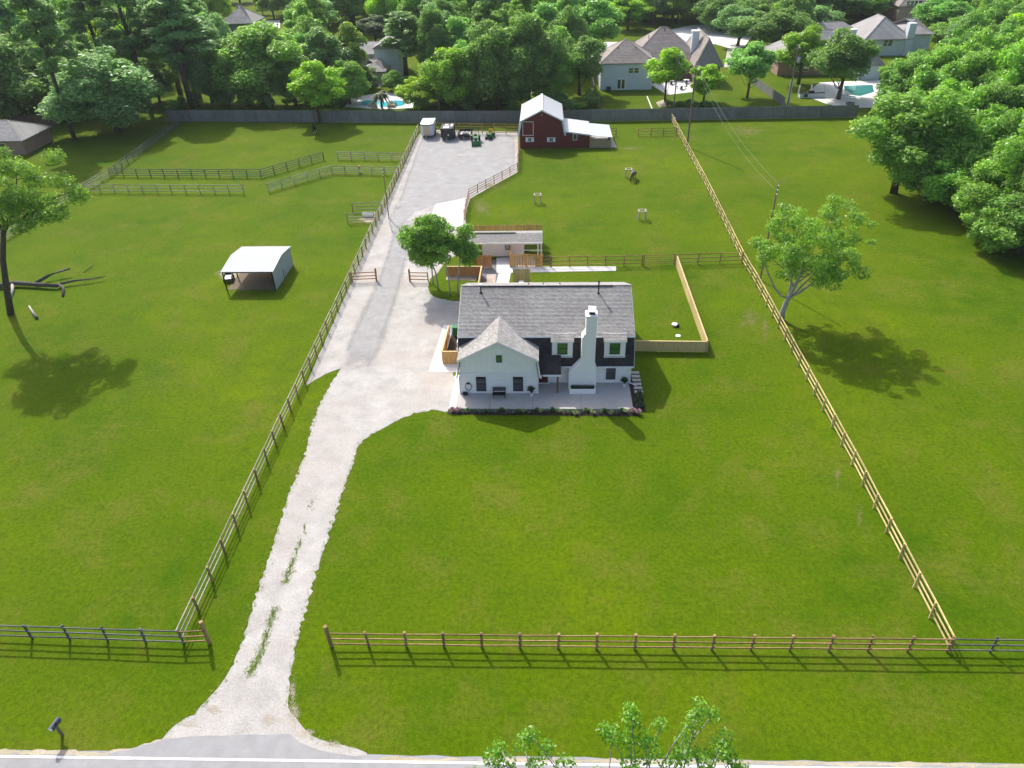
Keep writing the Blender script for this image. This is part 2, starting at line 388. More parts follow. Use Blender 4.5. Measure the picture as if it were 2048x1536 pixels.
def poly_slab(name, pts, z0, z1, m, parent=None, kind='structure'):
    k = len(pts); vs_ = [(p[0], p[1], z1) for p in pts]+[(p[0], p[1], z0) for p in pts]
    fs = [tuple(range(k)), tuple(range(2*k-1, k-1, -1))]+[(i, i+k, (i+1) % k+k, (i+1) % k) for i in range(k)]
    o = poly_mesh(name, vs_, fs, m, parent)
    bm = bmesh.new(); bm.from_mesh(o.data); bmesh.ops.recalc_face_normals(bm, faces=bm.faces); bm.to_mesh(o.data); bm.free()
    if kind: o['kind'] = kind
    return o
sheet('mulch_corner', [Vector((-10.0, 61.9, 0)), Vector((-7.8, 61.9, 0)), Vector((-7.8, 68.2, 0)), Vector((-9.8, 68.2, 0))], .037, M_MULCH)
PATZ = .12
pat_edges = [-8.05, -4.9, -.9, 3.6, 8.35]
patio = thing('patio', None, None, (0, 55, 0)); patio['kind'] = 'structure'
for i in range(4):
    x0, x1 = pat_edges[i]+.012, pat_edges[i+1]-.012
    poly_slab('patio_slab', [(x0, 53.75), (x1, 53.72), (x1, 58.2), (x0, 58.2)], 0, PATZ, M_PATIO, patio, None)

# ================================================================== HOUSE MATERIALS
def shingle_mat(name, c, var=.28, tab=4.5, rough=.85):
    m, ns, ls, b = new_mat(name)
    g = ns.new('ShaderNodeNewGeometry'); oi = ns.new('ShaderNodeObjectInfo')
    sx = ns.new('ShaderNodeSeparateXYZ'); ls.new(g.outputs['Position'], sx.inputs[0])
    ad = N(ns, 'ShaderNodeMath', operation='ADD'); ls.new(sx.outputs[0], ad.inputs[0]); ls.new(sx.outputs[1], ad.inputs[1])
    sh = N(ns, 'ShaderNodeMath', operation='MULTIPLY_ADD'); ls.new(oi.outputs['Random'], sh.inputs[0]); sh.inputs[1].default_value = 7.3; ls.new(ad.outputs[0], sh.inputs[2])
    mu = N(ns, 'ShaderNodeMath', operation='MULTIPLY'); ls.new(sh.outputs[0], mu.inputs[0]); mu.inputs[1].default_value = tab
    fl = N(ns, 'ShaderNodeMath', operation='FLOOR'); ls.new(mu.outputs[0], fl.inputs[0])
    cb = ns.new('ShaderNodeCombineXYZ'); ls.new(fl.outputs[0], cb.inputs[0]); ls.new(oi.outputs['Random'], cb.inputs[1])
    wn = ns.new('ShaderNodeTexWhiteNoise'); ls.new(cb.outputs[0], wn.inputs['Vector'])
    c1 = mixc(ns, ls, wn.outputs['Value'], col4(c, 1-var), col4(c, 1+var))
    st = noise(ns, ls, .35, 4, .6)
    c1 = mixc(ns, ls, 1.0, c1, ramp(ns, ls, st, .3, .7, (.88, .87, .86, 1), (1.08, 1.08, 1.08, 1)), 'MULTIPLY')
    mr = N(ns, 'ShaderNodeMapRange'); ls.new(oi.outputs['Random'], mr.inputs[0]); mr.inputs[3].default_value = .93; mr.inputs[4].default_value = 1.07
    hs = ns.new('ShaderNodeHueSaturation'); ls.new(mr.outputs[0], hs.inputs['Value']); ls.new(c1, hs.inputs['Color'])
    ls.new(hs.outputs[0], b.inputs['Base Color']); b.inputs['Roughness'].default_value = rough; b.inputs['Specular IOR Level'].default_value = .35
    f = noise(ns, ls, 30, 2, .6); bump(ns, ls, f, .008, b, .5); return m
def glass_mat(name, tint=(.02, .025, .025), refl=.12):
    m, ns, ls, b = new_mat(name)
    gl = ns.new('ShaderNodeBsdfGlossy'); gl.inputs['Roughness'].default_value = .03; gl.inputs['Color'].default_value = (.9, .95, .92, 1)
    b.inputs['Base Color'].default_value = col4(tint); b.inputs['Roughness'].default_value = .3
    mx = ns.new('ShaderNodeMixShader'); mx.inputs[0].default_value = refl
    ls.new(b.outputs[0], mx.inputs[1]); ls.new(gl.outputs[0], mx.inputs[2]); ls.new(mx.outputs[0], ns['Material Output'].inputs[0]); return m
M_WHITE = mat('white_siding', (.90, .87, .84), .6, .03, 2, objvar=.02, dirt=(.68, .68, .67), dirt_amt=.3)
M_TRIM = mat('white_trim', (.82, .82, .82), .5, .02, 3)
M_SH_L = shingle_mat('pale_grey_shingle', (.32, .31, .295), .2)  # paler of the two shingle tones on the farmhouse, also on the shed
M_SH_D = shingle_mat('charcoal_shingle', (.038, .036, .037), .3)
M_BLACK = mat('black_metal', (.012, .012, .013), .45, .2, 5)
M_GLASS = glass_mat('window_glass')
M_GLASS2 = glass_mat('lawn_reflect_glass', (.025, .12, .04), .12)  # green of the reflected lawn is put into the pane colour
M_WBRICK = mat('white_painted_brick', (.89, .86, .83), .75, .06, 9, bmp=.01)
M_DOOR = mat('dark_red_paint', (.09, .012, .012), .5, .1, 3)
M_POST = mat('brown_timber', (.17, .115, .06), .8, .3, 6, stretch=(1, 1, .2))
M_PINE = mat('fresh_pine', (.60, .35, .125), .75, .18, 2.5, stretch=(3, 3, .4), objvar=.14)
M_PINEY = mat('pale_pine', (.55, .42, .20), .75, .16, 2.5, stretch=(3, 3, .4), objvar=.10)
M_CEDAR = mat('cedar_board', (.50, .235, .085), .75, .2, 2.5, stretch=(3, 3, .4), objvar=.14)
M_GREYW = mat('weathered_board', (.20, .205, .195), .85, .25, 2.2, stretch=(3, 3, .3), objvar=.12, dirt=(.12, .13, .115), dirt_amt=.5)
M_POT = mat('white_pot', (.75, .75, .73), .5, .03, 4)
M_LEAFD = mat('dark_leaves', (.03, .06, .02), .7, .4, 9)

def courses(name, a0, a1, b0, b1, n, m, parent, th=.03, lap=1.2):
    """n shingle courses from the low edge a0-a1 up to the high edge b0-b1"""
    a0, a1, b0, b1 = map(Vector, (a0, a1, b0, b1))
    for i in range(n):
        t0, t1 = i/n, (i+1)/n
        p, q = a0.lerp(b0, t0), a1.lerp(b1, t0); r = a0.lerp(b0, t1); r2 = a1.lerp(b1, t1)
        u = (q-p); L = (u.length+(r2-r).length)/2; u.normalize(); v = ((r+r2)/2-(p+q)/2); pit = v.length; v.normalize(); nn = u.cross(v)
        ang = th/pit; v2 = (v-nn*ang).normalized(); n2 = u.cross(v2)
        mid = (p+q+r+r2)/4+nn*(th*.55)+v*(pit*(lap-1)*.5)
        M = Matrix.Translation(mid) @ Matrix((u, v2, n2)).transposed().to_4x4() @ Matrix.Diagonal((L, pit*lap, .014, 1))
        obj(name, unit_cube(m), parent, M)
def window(parent, x0, x1, z0, z1, yf, trim=.1, name='window', glass=None, rails=1):
    """sash window in a wall facing -Y at y=yf"""
    w_ = box(name, x0-trim, x1+trim, yf-.05, yf, z0-trim, z1+trim, M_TRIM, parent)
    for (a, b, c, d) in ((x0, x0+.06, z0, z1), (x1-.06, x1, z0, z1), (x0+.06, x1-.06, z1-.06, z1), (x0+.06, x1-.06, z0, z0+.07)):
        box('frame', a, b, yf-.085, yf-.05, c, d, M_BLACK, w_)
    zm = (z0+z1)/2 if rails else None
    g = glass or M_GLASS
    if rails:
        box('sash_rail', x0+.06, x1-.06, yf-.08, yf-.05, zm-.035, zm+.035, M_BLACK, w_)
        box('pane', x0+.06, x1-.06, yf-.062, yf-.052, zm+.035, z1-.06, g, w_); box('pane', x0+.06, x1-.06, yf-.058, yf-.052, z0+.07, zm-.035, g, w_)
    else: box('pane', x0+.06, x1-.06, yf-.062, yf-.052, z0+.07, z1-.06, g, w_)
    return w_
def lap_siding(parent, x0, x1, z0, z1, yf, m, step=.19):
    n = max(1, round((z1-z0)/step)); s = (z1-z0)/n
    for i in range(n):
        z = z0+i*s
        poly_key = ('lap', m.name)
        M = Matrix.Translation(((x0+x1)/2, yf-.012, z+s/2)) @ Matrix.Rotation(rad(4.2), 4, 'X') @ Matrix.Diagonal((x1-x0, .014, s*1.06, 1))
        obj('siding_board', unit_cube(m), parent, M)

# ================================================================== MAIN HOUSE
house = thing('farmhouse', 'white gambrel farmhouse with grey shingle roof and dark shingled front', 'house', (0, 62, 0))
XL, XR, YF, YB = -7.75, 8.4, 58.0, 70.2
EZ, BZ, RZ = 2.3, 5.08, 7.5
Yb, Yr, Ybb = 58.8, 64.1, 69.4
prof = [(YF, 0), (YF, EZ), (Yb+.05, BZ-.12), (Yr, RZ-.15), (Ybb-.05, BZ-.12), (YB, EZ), (YB, 0)]
k = len(prof)
poly_mesh('wall', [(XL, y, z) for y, z in prof]+[(XR, y, z) for y, z in prof],
          [tuple(range(k)), tuple(range(2*k-1, k-1, -1)), (0, k, k+1, 1), (5, 5+k, 6+k, 6)], M_WHITE, house)
# roof decks and shingle courses
RX0, RX1 = XL-.22, XR+.25
eF, eB = (57.62, 2.22), (70.58, 2.22)
def strip(name, lo, hi, x0, x1, n, m, th=.09):
    flip = 1 if hi[0] > lo[0] else -1
    q = [(x0, lo[0], lo[1]), (x1, lo[0], lo[1]), (x1, hi[0], hi[1]), (x0, hi[0], hi[1])]
    nrm = Vector((0, -(hi[1]-lo[1])*flip, abs(hi[0]-lo[0]))).normalized()
    r = slab('roof_deck', q, th, m, house, nrm)
    a, b = (x0, x1) if flip > 0 else (x1, x0)
    courses(name, (a, lo[0], lo[1]), (b, lo[0], lo[1]), (a, hi[0], hi[1]), (b, hi[0], hi[1]), n, m, r)
    return r
strip('shingle_course', eF, (Yb, BZ), -.2, RX1, 16, M_SH_D)
strip('shingle_course', eF, (Yb, BZ), RX0, -.2, 16, M_SH_D)
strip('shingle_course', (Yb-.22, BZ-.08), (Yr, RZ), RX0, RX1, 38, M_SH_L)
strip('shingle_course', (Ybb+.22, BZ-.08), (Yr, RZ), RX0, RX1, 30, M_SH_L)
strip('shingle_course', eB, (Ybb, BZ), RX0, RX1, 16, M_SH_D)
rv = box('ridge_vent', -6.1, 6.9, Yr-.2, Yr-.12, RZ-.06, RZ+.06, M_BLACK, house)
box('ridge_cap', RX0, RX1, Yr-.12, Yr+.12, RZ+.0, RZ+.045, M_SH_L, house)
# fascia at the break, gutters
box('fascia', RX0, RX1, Yb-.30, Yb-.235, BZ-.22, BZ-.09, M_TRIM, house)
for x in (RX0-.03, RX1): 
    beam('rake_board', (x+.015, Yb-.22, BZ-.16), (x+.015, Yr, RZ-.08), .03, .16, M_TRIM, house, (0, -.41, .91))
    beam('rake_board', (x+.015, Ybb+.22, BZ-.16), (x+.015, Yr, RZ-.08), .03, .16, M_TRIM, house, (0, .41, .91))
    beam('rake_board', (x+.015, 57.64, 2.16), (x+.015, Yb+.02, BZ-.1), .03, .14, M_TRIM, house, (0, -.9, .4))
box('gutter', 5.2, RX1, 57.48, 57.6, 2.13, 2.25, M_TRIM, house)
box('gutter', 1.8, 2.75, 57.48, 57.6, 2.13, 2.25, M_TRIM, house)
# front wall boards, corner boards, windows, door
lap_siding(house, 1.0, 8.3, PATZ+.02, 2.2, YF-.01, M_WHITE)
box('corner_board', 8.3, 8.43, YF-.05, YF+.1, 0.0, 2.25, M_TRIM, house)
window(house, 6.1, 7.0, .55, 1.98, YF-.03)
dr = box('door', -.32, .55, YF-.06, YF-.005, PATZ, 2.1, M_DOOR, house)
box('door_frame', .55, .68, YF-.07, YF-.002, PATZ, 2.2, M_TRIM, house); box('door_sill', -.4, .7, YF-.25, YF-.075, PATZ, PATZ+.06, M_TRIM, house)
rod('handle', (.45, YF-.1, 1.05), (.45, YF-.1, 1.2), .018, M_BLACK, dr)
# porch roof between wing and dormer
slab('porch_roof', [(-.35, 56.25, 2.22), (1.76, 56.25, 2.22), (1.76, 57.98, 3.32), (-.35, 57.98, 3.32)], .10, M_SH_D, house)
courses('shingle_course', (-.35, 56.25, 2.22), (1.76, 56.25, 2.22), (-.35, 57.98, 3.32), (1.76, 57.98, 3.32), 11, M_SH_D, house)
box('porch_fascia', .1, 1.76, 56.19, 56.25, 2.02, 2.2, M_TRIM, house); box('porch_beam', -.3, 1.7, 56.3, 56.44, 2.0, 2.12, M_TRIM, house)
box('porch_post', 1.36, 1.54, 56.29, 56.47, PATZ, 2.0, M_POST, house)
# dormers
for (x0, x1, w0, w1) in ((.92, 2.84, 1.42, 2.36), (5.82, 7.76, 6.3, 7.26)):
    d = poly_mesh('dormer', [(x0, 57.96, 3.12), (x1, 57.96, 3.12), (x1, 57.96, 4.86), (x0, 57.96, 4.86), (x0, 58.9, 3.12), (x1, 58.9, 3.12), (x1, 58.9, 5.1), (x0, 58.9, 5.1)],
                  [(0, 1, 2, 3), (1, 5, 6, 2), (4, 0, 3, 7), (3, 2, 6, 7), (0, 4, 5, 1)], M_WHITE, house)
    courses('shingle_course', (x0-.12, 57.8, 4.84), (x1+.12, 57.8, 4.84), (x0-.12, 58.75, 5.2), (x1+.12, 58.75, 5.2), 6, M_SH_L, d)
    box('dormer_fascia', x0-.1, x1+.1, 57.86, 57.93, 4.72, 4.87, M_TRIM, d)
    window(house, w0, w1, 3.42, 4.62, 57.955, .08, 'dormer_window', M_GLASS2)
    box('corner_board', x0-.012, x0+.1, 57.93, 57.957, 3.1, 4.72, M_TRIM, d); box('corner_board', x1-.1, x1+.012, 57.93, 57.957, 3.1, 4.72, M_TRIM, d)
    box('dormer_sill', x0-.03, x1+.03, 57.91, 57.957, 3.04, 3.1, M_TRIM, d)
# front wing with its own gambrel gable
WX0, WX1, WY = -7.75, -.42, 56.2
xm = (WX0+WX1)/2
wp = [(WX0, 0), (WX1, 0), (WX1, 2.3), (WX1-.2, 4.05), (xm, 5.86), (WX0+.2, 4.05), (WX0, 2.3)]
k = 7
poly_mesh('wing_wall', [(x, WY, z) for x, z in wp]+[(x, YF-.004, z) for x, z in wp], [tuple(range(k)), (1, 1+k, 2+k, 2), (0, 6, 6+k, k)], M_WHITE, house)
lap_siding(house, WX0+.12, WX1-.12, PATZ+.06, 2.32, WY-.008, M_WHITE)
box('band_board', WX0, WX1, WY-.035, WY-.002, 2.33, 2.45, M_TRIM, house)
for i in range(13):
    x = WX0+.55+i*(WX1-WX0-1.1)/12
    zt = 4.05+(1-abs(x-xm)/(xm-WX0-.2))*1.8-.12
    box('batten', x-.022, x+.022, WY-.03, WY-.004, 2.45, min(zt, 5.7) if not (-4.34 < x < -3.62) else 3.5, M_WHITE, house)
    if -4.34 < x < -3.62: box('batten', x-.022, x+.022, WY-.03, WY-.004, 4.6, zt, M_WHITE, house)
window(house, -6.22, -5.3, .42, 2.05, WY-.03); window(house, -2.74, -1.8, .42, 2.05, WY-.03)
window(house, -4.24, -3.72, 3.66, 4.42, WY-.02, .08, 'gable_window', M_GLASS2, 0)
for x in (WX0, WX1-.12): box('corner_board', x-.012, x+.132, WY-.04, WY-.003, 0.06, 2.33, M_TRIM, house)
FY = 55.86
for s in (-1, 1):
    e = (xm+s*(xm-WX0+.22), 2.12); bk = (xm+s*(xm-WX0+.02), 4.02); rg = (xm, 6.0)
    nl = Vector((s*.98, 0, .1)); nu = Vector((s*.48, 0, .87))
    m = M_SH_D if s > 0 else M_SH_L  # right steep slope takes the charcoal tone, left one the paler tone
    A = [(e[0], FY+.1, e[1]), (e[0], 57.9, e[1]), (bk[0]-s*.1, 58.6, bk[1]), (bk[0]-s*.1, FY+.1, bk[1])]
    r = slab('wing_roof_deck', A, .08, m, house, nl)
    B = [(bk[0], FY, bk[1]), (bk[0], 60.6, bk[1]), (rg[0], 61.3, rg[1]), (rg[0], FY, rg[1])]
    slab('wing_roof_deck', B, .09, M_SH_L, house, nu)
    y0, y1 = (FY+.1, 57.9) if s > 0 else (57.9, FY+.1)
    courses('shingle_course', (e[0], y0, e[1]), (e[0], y1, e[1]), (bk[0]-s*.1, y0, bk[1]), (bk[0]-s*.1, y1, bk[1]), 9, m, house)
    y0, y1 = (FY-.03, 60.4) if s > 0 else (60.4, FY-.03)
    courses('shingle_course', (bk[0]+s*.06, y0, bk[1]-.03), (bk[0]+s*.06, y1, bk[1]-.03), (rg[0], y0, rg[1]), (rg[0], y1, rg[1]), 20, M_SH_L, house)
    beam('barge_board', (bk[0]+s*.05, FY-.05, bk[1]-.13), (xm, FY-.05, rg[1]-.1), .16, .035, M_TRIM, house, (0, 1, 0))
    beam('barge_board', (e[0], FY+.06, e[1]-.02), (bk[0]-s*.06, FY+.06, bk[1]-.1), .14, .035, M_TRIM, house, (0, 1, 0))
    beam('edge_trim', (bk[0]+s*.07, FY-.02, bk[1]-.08), (bk[0]+s*.07, 58.6, bk[1]-.08), .03, .13, M_TRIM, house)
    g_ = box('gutter', min(e[0], e[0]+s*.14), max(e[0], e[0]+s*.14), FY, 57.5, 2.02, 2.14, M_TRIM, house)
rod('downspout', (WX1+.02, WY-.06, .12), (WX1+.02, WY-.06, 2.05), .045, M_TRIM, house, 8)
rod('downspout', (WX0-.05, WY-.06, .1), (WX0-.05, WY-.06, 2.05), .045, M_TRIM, house, 8)
rod('downspout', (2.33, YF-.14, .15), (2.33, YF-.14, 2.13), .045, M_TRIM, house, 8)
rod('downspout', (8.43, YF-.12, .15), (8.43, YF-.12, 2.13), .045, M_TRIM, house, 8); rod('downspout', (8.43, YF-.13, .2), (9.05, YF-.5, .06), .045, M_TRIM, house, 8)
# chimney
cpts = [(2.5, 0), (5.1, 0), (5.1, 2.35), (4.9, 2.95), (4.9, 7.95), (3.95, 7.95), (3.95, 6.25), (3.62, 5.75), (3.62, 3.05), (2.5, 2.0)]
k = len(cpts)
ch = poly_mesh('chimney', [(x, 56.9, z) for x, z in cpts]+[(x, 57.9 if z > 2.6 else 57.99, z) for x, z in cpts],
               [tuple(range(k)), tuple(range(2*k-1, k-1, -1))]+[(i, i+k, (i+1) % k+k, (i+1) % k) for i in range(k)], M_WBRICK, house)
for i in range(38):       # painted brick courses, slightly proud
    z = .62+i*.19
    if z > 7.7: break
    a = 2.5 if z < 2.0 else (2.5+(z-2)/1.05*1.12 if z < 3.05 else (3.62 if z < 5.75 else (3.62+(z-5.75)/.5*.33 if z < 6.25 else 3.95)))
    b = 5.1 if z < 2.35 else (5.1-(z-2.35)/.6*.2 if z < 2.95 else 4.9)
    if i % 2 == 0: box('brick_course', a+.02, b-.02, 56.891, 56.899, z, z+.17, M_WBRICK, ch)
box('chimney_crown', 3.88, 4.97, 56.83, 57.97, 7.95, 8.07, M_WBRICK, ch)
box('flue', 4.2, 4.7, 57.15, 57.7, 8.07, 8.3, M_BLACK, ch)
slab('chimney_hood', [(4.1, 57.05, 8.42), (4.8, 57.05, 8.38), (4.85, 57.8, 8.6), (4.15, 57.8, 8.64)], .03, M_TRIM, ch)
pl = thing('planter_box', 'white brick planter filled with dark plants at the foot of the chimney', 'planter', (3.8, 56.5, 0))
for (a, b, c, d) in ((2.58, 5.04, 56.08, 56.2), (2.58, 2.7, 56.2, 56.885), (4.92, 5.04, 56.2, 56.885)): box('planter_wall', a, b, c, d, PATZ, .62, M_WBRICK, pl)
box('soil', 2.7, 4.92, 56.2, 56.885, PATZ, .48, M_MULCH, pl)
# roof pipes
def vent_pipe(x, y, hgt, cap):
    z = RZ-abs(y-Yr)*.452
    v = rod('vent_pipe', (x, y, z-.1), (x, y, z+hgt), .07, M_BLACK, house)
    rod('cap', (x, y, z+hgt+.01), (x, y, z+hgt+.18), .13, M_TRIM if cap else M_BLACK, v); rod('flashing', (x, y, z-.02), (x, y, z+.09), .2, M_BLACK, v, 10, .4)
vent_pipe(-6.0, 63.3, .75, True); vent_pipe(5.45, 63.2, 1.15, False)
for x in (-1.35, .1, 1.75): rod('vent_cap', (x, 65.2, 6.95), (x, 65.2, 7.2), .14, M_BLACK, house, 8, .3)

# ================================================================== RAIL FENCES
M_RAILB = mat('brown_rail', (.31, .20, .095), .85, .25, 3, stretch=(1, 1, 1), objvar=.28)
M_RAILY = mat('yellow_rail', (.62, .48, .22), .8, .18, 3, objvar=.28)
M_RAILG = mat('grey_rail', (.13, .13, .125), .85, .25, 3, objvar=.28)
M_RAILL = mat('silver_rail', (.36, .34, .28), .85, .22, 3, objvar=.28)
M_RAILR = mat('rust_pipe', (.20, .085, .05), .7, .25, 3, objvar=.28)
M_RAILO = mat('orange_rail', (.33, .155, .055), .8, .2, 3, objvar=.12)
def rail_fence(label, pix, h, n_rails, mp, mr, bay=2.44, rail_h=.1, ends=(0, 0), post_r=.075, side=1, name='rail_fence', low=.38, lean=True, skip_first=False, group=None, rail_t=.05):
    pts = [p if isinstance(p, Vector) else G(*p) for p in pix]
    f = thing(name, label, 'fence', (pts[0].x, pts[0].y, 0), group)
    rr = random.Random(label); posts = []
    for i in range(len(pts)-1):
        a, b = pts[i], pts[i+1]; n = max(1, round((b-a).length/bay))
        posts += [a.lerp(b, j/n) for j in range(n)]
    posts.append(pts[-1])
    P = []
    for i, p in enumerate(posts):
        hh = h+rr.uniform(-.02, .03)
        if i == 0: hh += ends[0]
        if i == len(posts)-1: hh += ends[1]
        d = Vector((rr.gauss(0, .03), rr.gauss(0, .03), 0)) if lean else Vector()
        r = post_r*(1.0 if (hh < h+.2) else 1.5)
        if not (skip_first and i == 0): rod('post', (p.x, p.y, -.05), (p.x+d.x, p.y+d.y, hh), r*rr.uniform(.93, 1.07), mp, f, 8)
        P.append((p, d))
    for i in range(len(posts)-1):
        a, b = posts[i], posts[i+1]; t = (b-a).normalized(); nn = Vector((-t.y, t.x, 0))*(post_r+rail_t*.4)*side
        for k in range(n_rails):
            z = low+(h-.1-low)*k/max(1, n_rails-1)
            beam('rail', a+nn-t*.05+Vector((0, 0, z+rr.uniform(-.03, .03))), b+nn+t*.05+Vector((0, 0, z+rr.uniform(-.03, .03))), rail_t, rail_h, mr, f)
    return f
FH = 1.5
rail_fence('brown three-rail fence along the front lawn beside the road, with tall end post', [(663, 1292), (1893, 1304)], FH, 3, M_RAILB, M_RAILB, ends=(.6, 0), post_r=.09, side=-1)
rail_fence('grey rail fence at the lower right corner beyond the yellow fence', [(1893, 1304), (2330, 1311)], FH, 3, M_RAILG, M_RAILG, side=-1, skip_first=True)
rail_fence('dark grey three-rail fence at the lower left along the road', [(-230, 1267), (368, 1288)], FH, 3, M_RAILG, M_RAILG, side=-1)
rail_fence('short brown fence piece with tall post left of the driveway mouth', [(368, 1288), (419, 1286)], FH, 3, M_RAILB, M_RAILB, ends=(0, .6), post_r=.09, side=-1, skip_first=True)
rail_fence('long rail fence on the left side of the gravel drive, road to gate', [(368, 1288), (535, 925), (702, 566)], FH, 3, M_RAILB, M_RAILL, post_r=.085, side=1, skip_first=True)
rail_fence('rail fence left of the gravel drive from the gate to the trailers', [(702, 566), (770, 415), (838, 264)], FH, 4, M_RAILB, M_RAILL, post_r=.08, side=1, skip_first=True, low=.3)
rail_fence('long pale yellow rail fence down the right side of the front lawn', [(1893, 1304), (1702, 930), (1510, 572)], FH, 3, M_RAILY, M_RAILY, post_r=.07, side=-1, skip_first=True, rail_h=.13)
rail_fence('pale yellow rail fence right of the horse paddock up to the grey board fence', [(1510, 572), (1482, 524), (1412, 378), (1340, 240)], FH, 3, M_RAILY, M_RAILY, post_r=.07, side=-1, skip_first=True, rail_h=.12)
rail_fence('brown three-rail fence behind the back yard from the shed to the gate', [(1102, 534), (1284, 531)], FH, 3, M_RAILB, M_RAILB, side=-1)
rail_fence('thin five-rail brown metal gate in the fence behind the yard', [(1287, 531), (1348, 529)], FH, 5, M_RAILR, M_RAILR, bay=2.8, rail_h=.05, rail_t=.04, post_r=.05, side=-1, name='paddock_gate', low=.2)
rail_fence('brown rail fence from the yard gate to the yellow fence', [(1351, 529), (1483, 525)], FH, 3, M_RAILB, M_RAILB, side=-1)
rail_fence('brown board steps of fence beside the small shed', [(1083, 533), (1100, 533)], FH, 3, M_RAILB, M_POST, bay=3, rail_h=.2, side=-1)
# paddock fences on the left
rail_fence('dark grey four-rail paddock fence with angled end in the upper left pasture', [(221, 354), (523, 356), (648, 320)], FH, 4, M_RAILG, M_RAILG, low=.3)
rail_fence('silvery three-rail paddock fence below the dark one in the left pasture', [(174, 386), (488, 388)], FH, 3, M_RAILL, M_RAILL, ends=(0, .15))
rail_fence('weathered rail fence climbing to the drive in the left pasture', [(538, 385), (665, 348), (797, 351)], FH, 4, M_RAILL, M_RAILL, low=.3)
rail_fence('short grey paddock fence piece joining the drive fence near the trailers', [(676, 320), (811, 322)], FH, 4, M_RAILL, M_RAILL, low=.3)
rail_fence('grey rail fence running diagonally along the far left pasture edge', [(372, 242), (221, 354)], FH, 4, M_RAILG, M_RAILG, low=.3)
rail_fence('pale rail fence on the left pasture edge behind the leaning tree', [(221, 354), (133, 405), (-120, 562)], FH, 4, M_RAILL, M_RAILL, low=.3, skip_first=True)
rail_fence('short brown pen fence beside the drive, upper of the two', [(706, 425), (761, 422)], FH, 3, M_RAILB, M_RAILL, bay=2.9)
rail_fence('short brown pen fence beside the drive, lower of the two', [(696, 447), (750, 444)], FH, 3, M_RAILB, M_RAILL, bay=2.9, ends=(.2, 0))
rail_fence('orange-brown rail gate wing on the left side of the drive', [(705, 564), (753, 562)], FH-.15, 3, M_RAILO, M_RAILO, bay=5, ends=(0, .35), side=-1, name='gate_wing')
rail_fence('orange-brown rail gate wing beside the tree island', [(820, 563), (857, 564)], FH-.15, 3, M_RAILO, M_RAILO, bay=5, ends=(.35, 0), side=-1, name='gate_wing')
rail_fence('rust red pipe fence bending round the gravel yard below the barn', [(1037, 298), (1035, 343), (938, 396), (929, 440)], FH, 4, M_RAILR, M_RAILR, rail_h=.06, rail_t=.06, post_r=.05, low=.25)
rail_fence('brown rail fence with pale top rail behind the trailers', [(872, 267), (1036, 269)], FH+.5, 4, M_RAILB, M_RAILB, low=.35)
rail_fence('short dark rail fence right of the barn porch', [(1216, 272), (1232, 273)], FH, 3, M_RAILB, M_RAILB, bay=3)
rail_fence('dark brown rail fence joining the yellow fence near the grey board fence', [(1276, 273), (1352, 271)], FH, 3, M_RAILB, M_RAILB)

# ================================================================== BOARD FENCES
def board_panel_mesh(m, L, h, pw=.14, gap=.006, seed=0, back=True):
    """one bay of upright boards, each board its own edges and height"""
    r = random.Random(seed); bm = bmesh.new(); n = int(L/pw); pw = L/n
    for i in range(n):
        x = i*pw+gap/2; hh = h+r.uniform(-.015, .015); y = r.uniform(-.004, .004)
        q = bmesh.ops.create_cube(bm, size=1)['verts']
        bmesh.ops.scale(bm, vec=(pw-gap, .022, hh), verts=q); bmesh.ops.translate(bm, vec=(x+pw/2-gap/2, y, hh/2), verts=q)
    return from_bm('board_panel', bm, m)
def board_fence(label, pts, h, m, mp, bay=2.44, pw=.14, gap=.006, cap=None, name='board_fence', face=-1, rails=2, seed=0, group=None, single=False, cat='fence', z0=0.03):
    pts = [p if isinstance(p, Vector) else G(*p) for p in pts]
    f = thing(name, label, cat, (pts[0].x, pts[0].y, 0), group)
    for i in range(len(pts)-1):
        a, b = pts[i], pts[i+1]; n = max(1, round((b-a).length/bay)); L = (b-a).length/n; t = (b-a).normalized(); nn = Vector((-t.y, t.x, 0))
        ang = math.atan2(t.y, t.x)
        for j in range(n):
            p = a+t*(L*j); q = a+t*(L*(j+1))
            if pw >= .2 or single:
                k = int(L/pw); s = L/k; rr = random.Random(f'{label}{i}{j}')
                for c in range(k):
                    u = p+t*(s*(c+.5)); hh = h+rr.uniform(-.012, .012)
                    obj('board', unit_cube(m), f, Matrix.Translation((u.x+nn.x*.035*face, u.y+nn.y*.035*face, z0+hh/2)) @ Matrix.Rotation(ang, 4, 'Z') @ Matrix.Diagonal((s-gap, .022, hh, 1)))
            else:
                me = mesh_of(('panel', m.name, round(L, 2), h, pw, gap, (j+seed) % 4), lambda: board_panel_mesh(m, L, h, pw, gap, j+seed))
                obj('board_panel', me, f, Matrix.Translation((p.x+nn.x*.035*face, p.y+nn.y*.035*face, z0)) @ Matrix.Rotation(ang, 4, 'Z'))
            box_z = h*.97
            o = obj('post', unit_cube(mp), f, Matrix.Translation((p.x-nn.x*.065*face, p.y-nn.y*.065*face, box_z/2)) @ Matrix.Rotation(ang, 4, 'Z') @ Matrix.Diagonal((.09, .09, box_z, 1)))
            for k2 in range(rails):
                z = z0+h*(.18+.62*k2/max(1, rails-1)); off = nn*(-.0)*face
                beam('stringer', p+off+Vector((0, 0, z)), q+off+Vector((0, 0, z)), .04, .085, mp, f)
            if cap: beam('cap_board', p+Vector((0, 0, z0+h+.03)), q+Vector((0, 0, z0+h+.03)), .16, .035, cap, f)
        p = b; obj('post', unit_cube(mp), f, Matrix.Translation((p.x-nn.x*.065*face, p.y-nn.y*.065*face, h*.485)) @ Matrix.Rotation(ang, 4, 'Z') @ Matrix.Diagonal((.09, .09, h*.97, 1)))
    return f
BH = 2.35
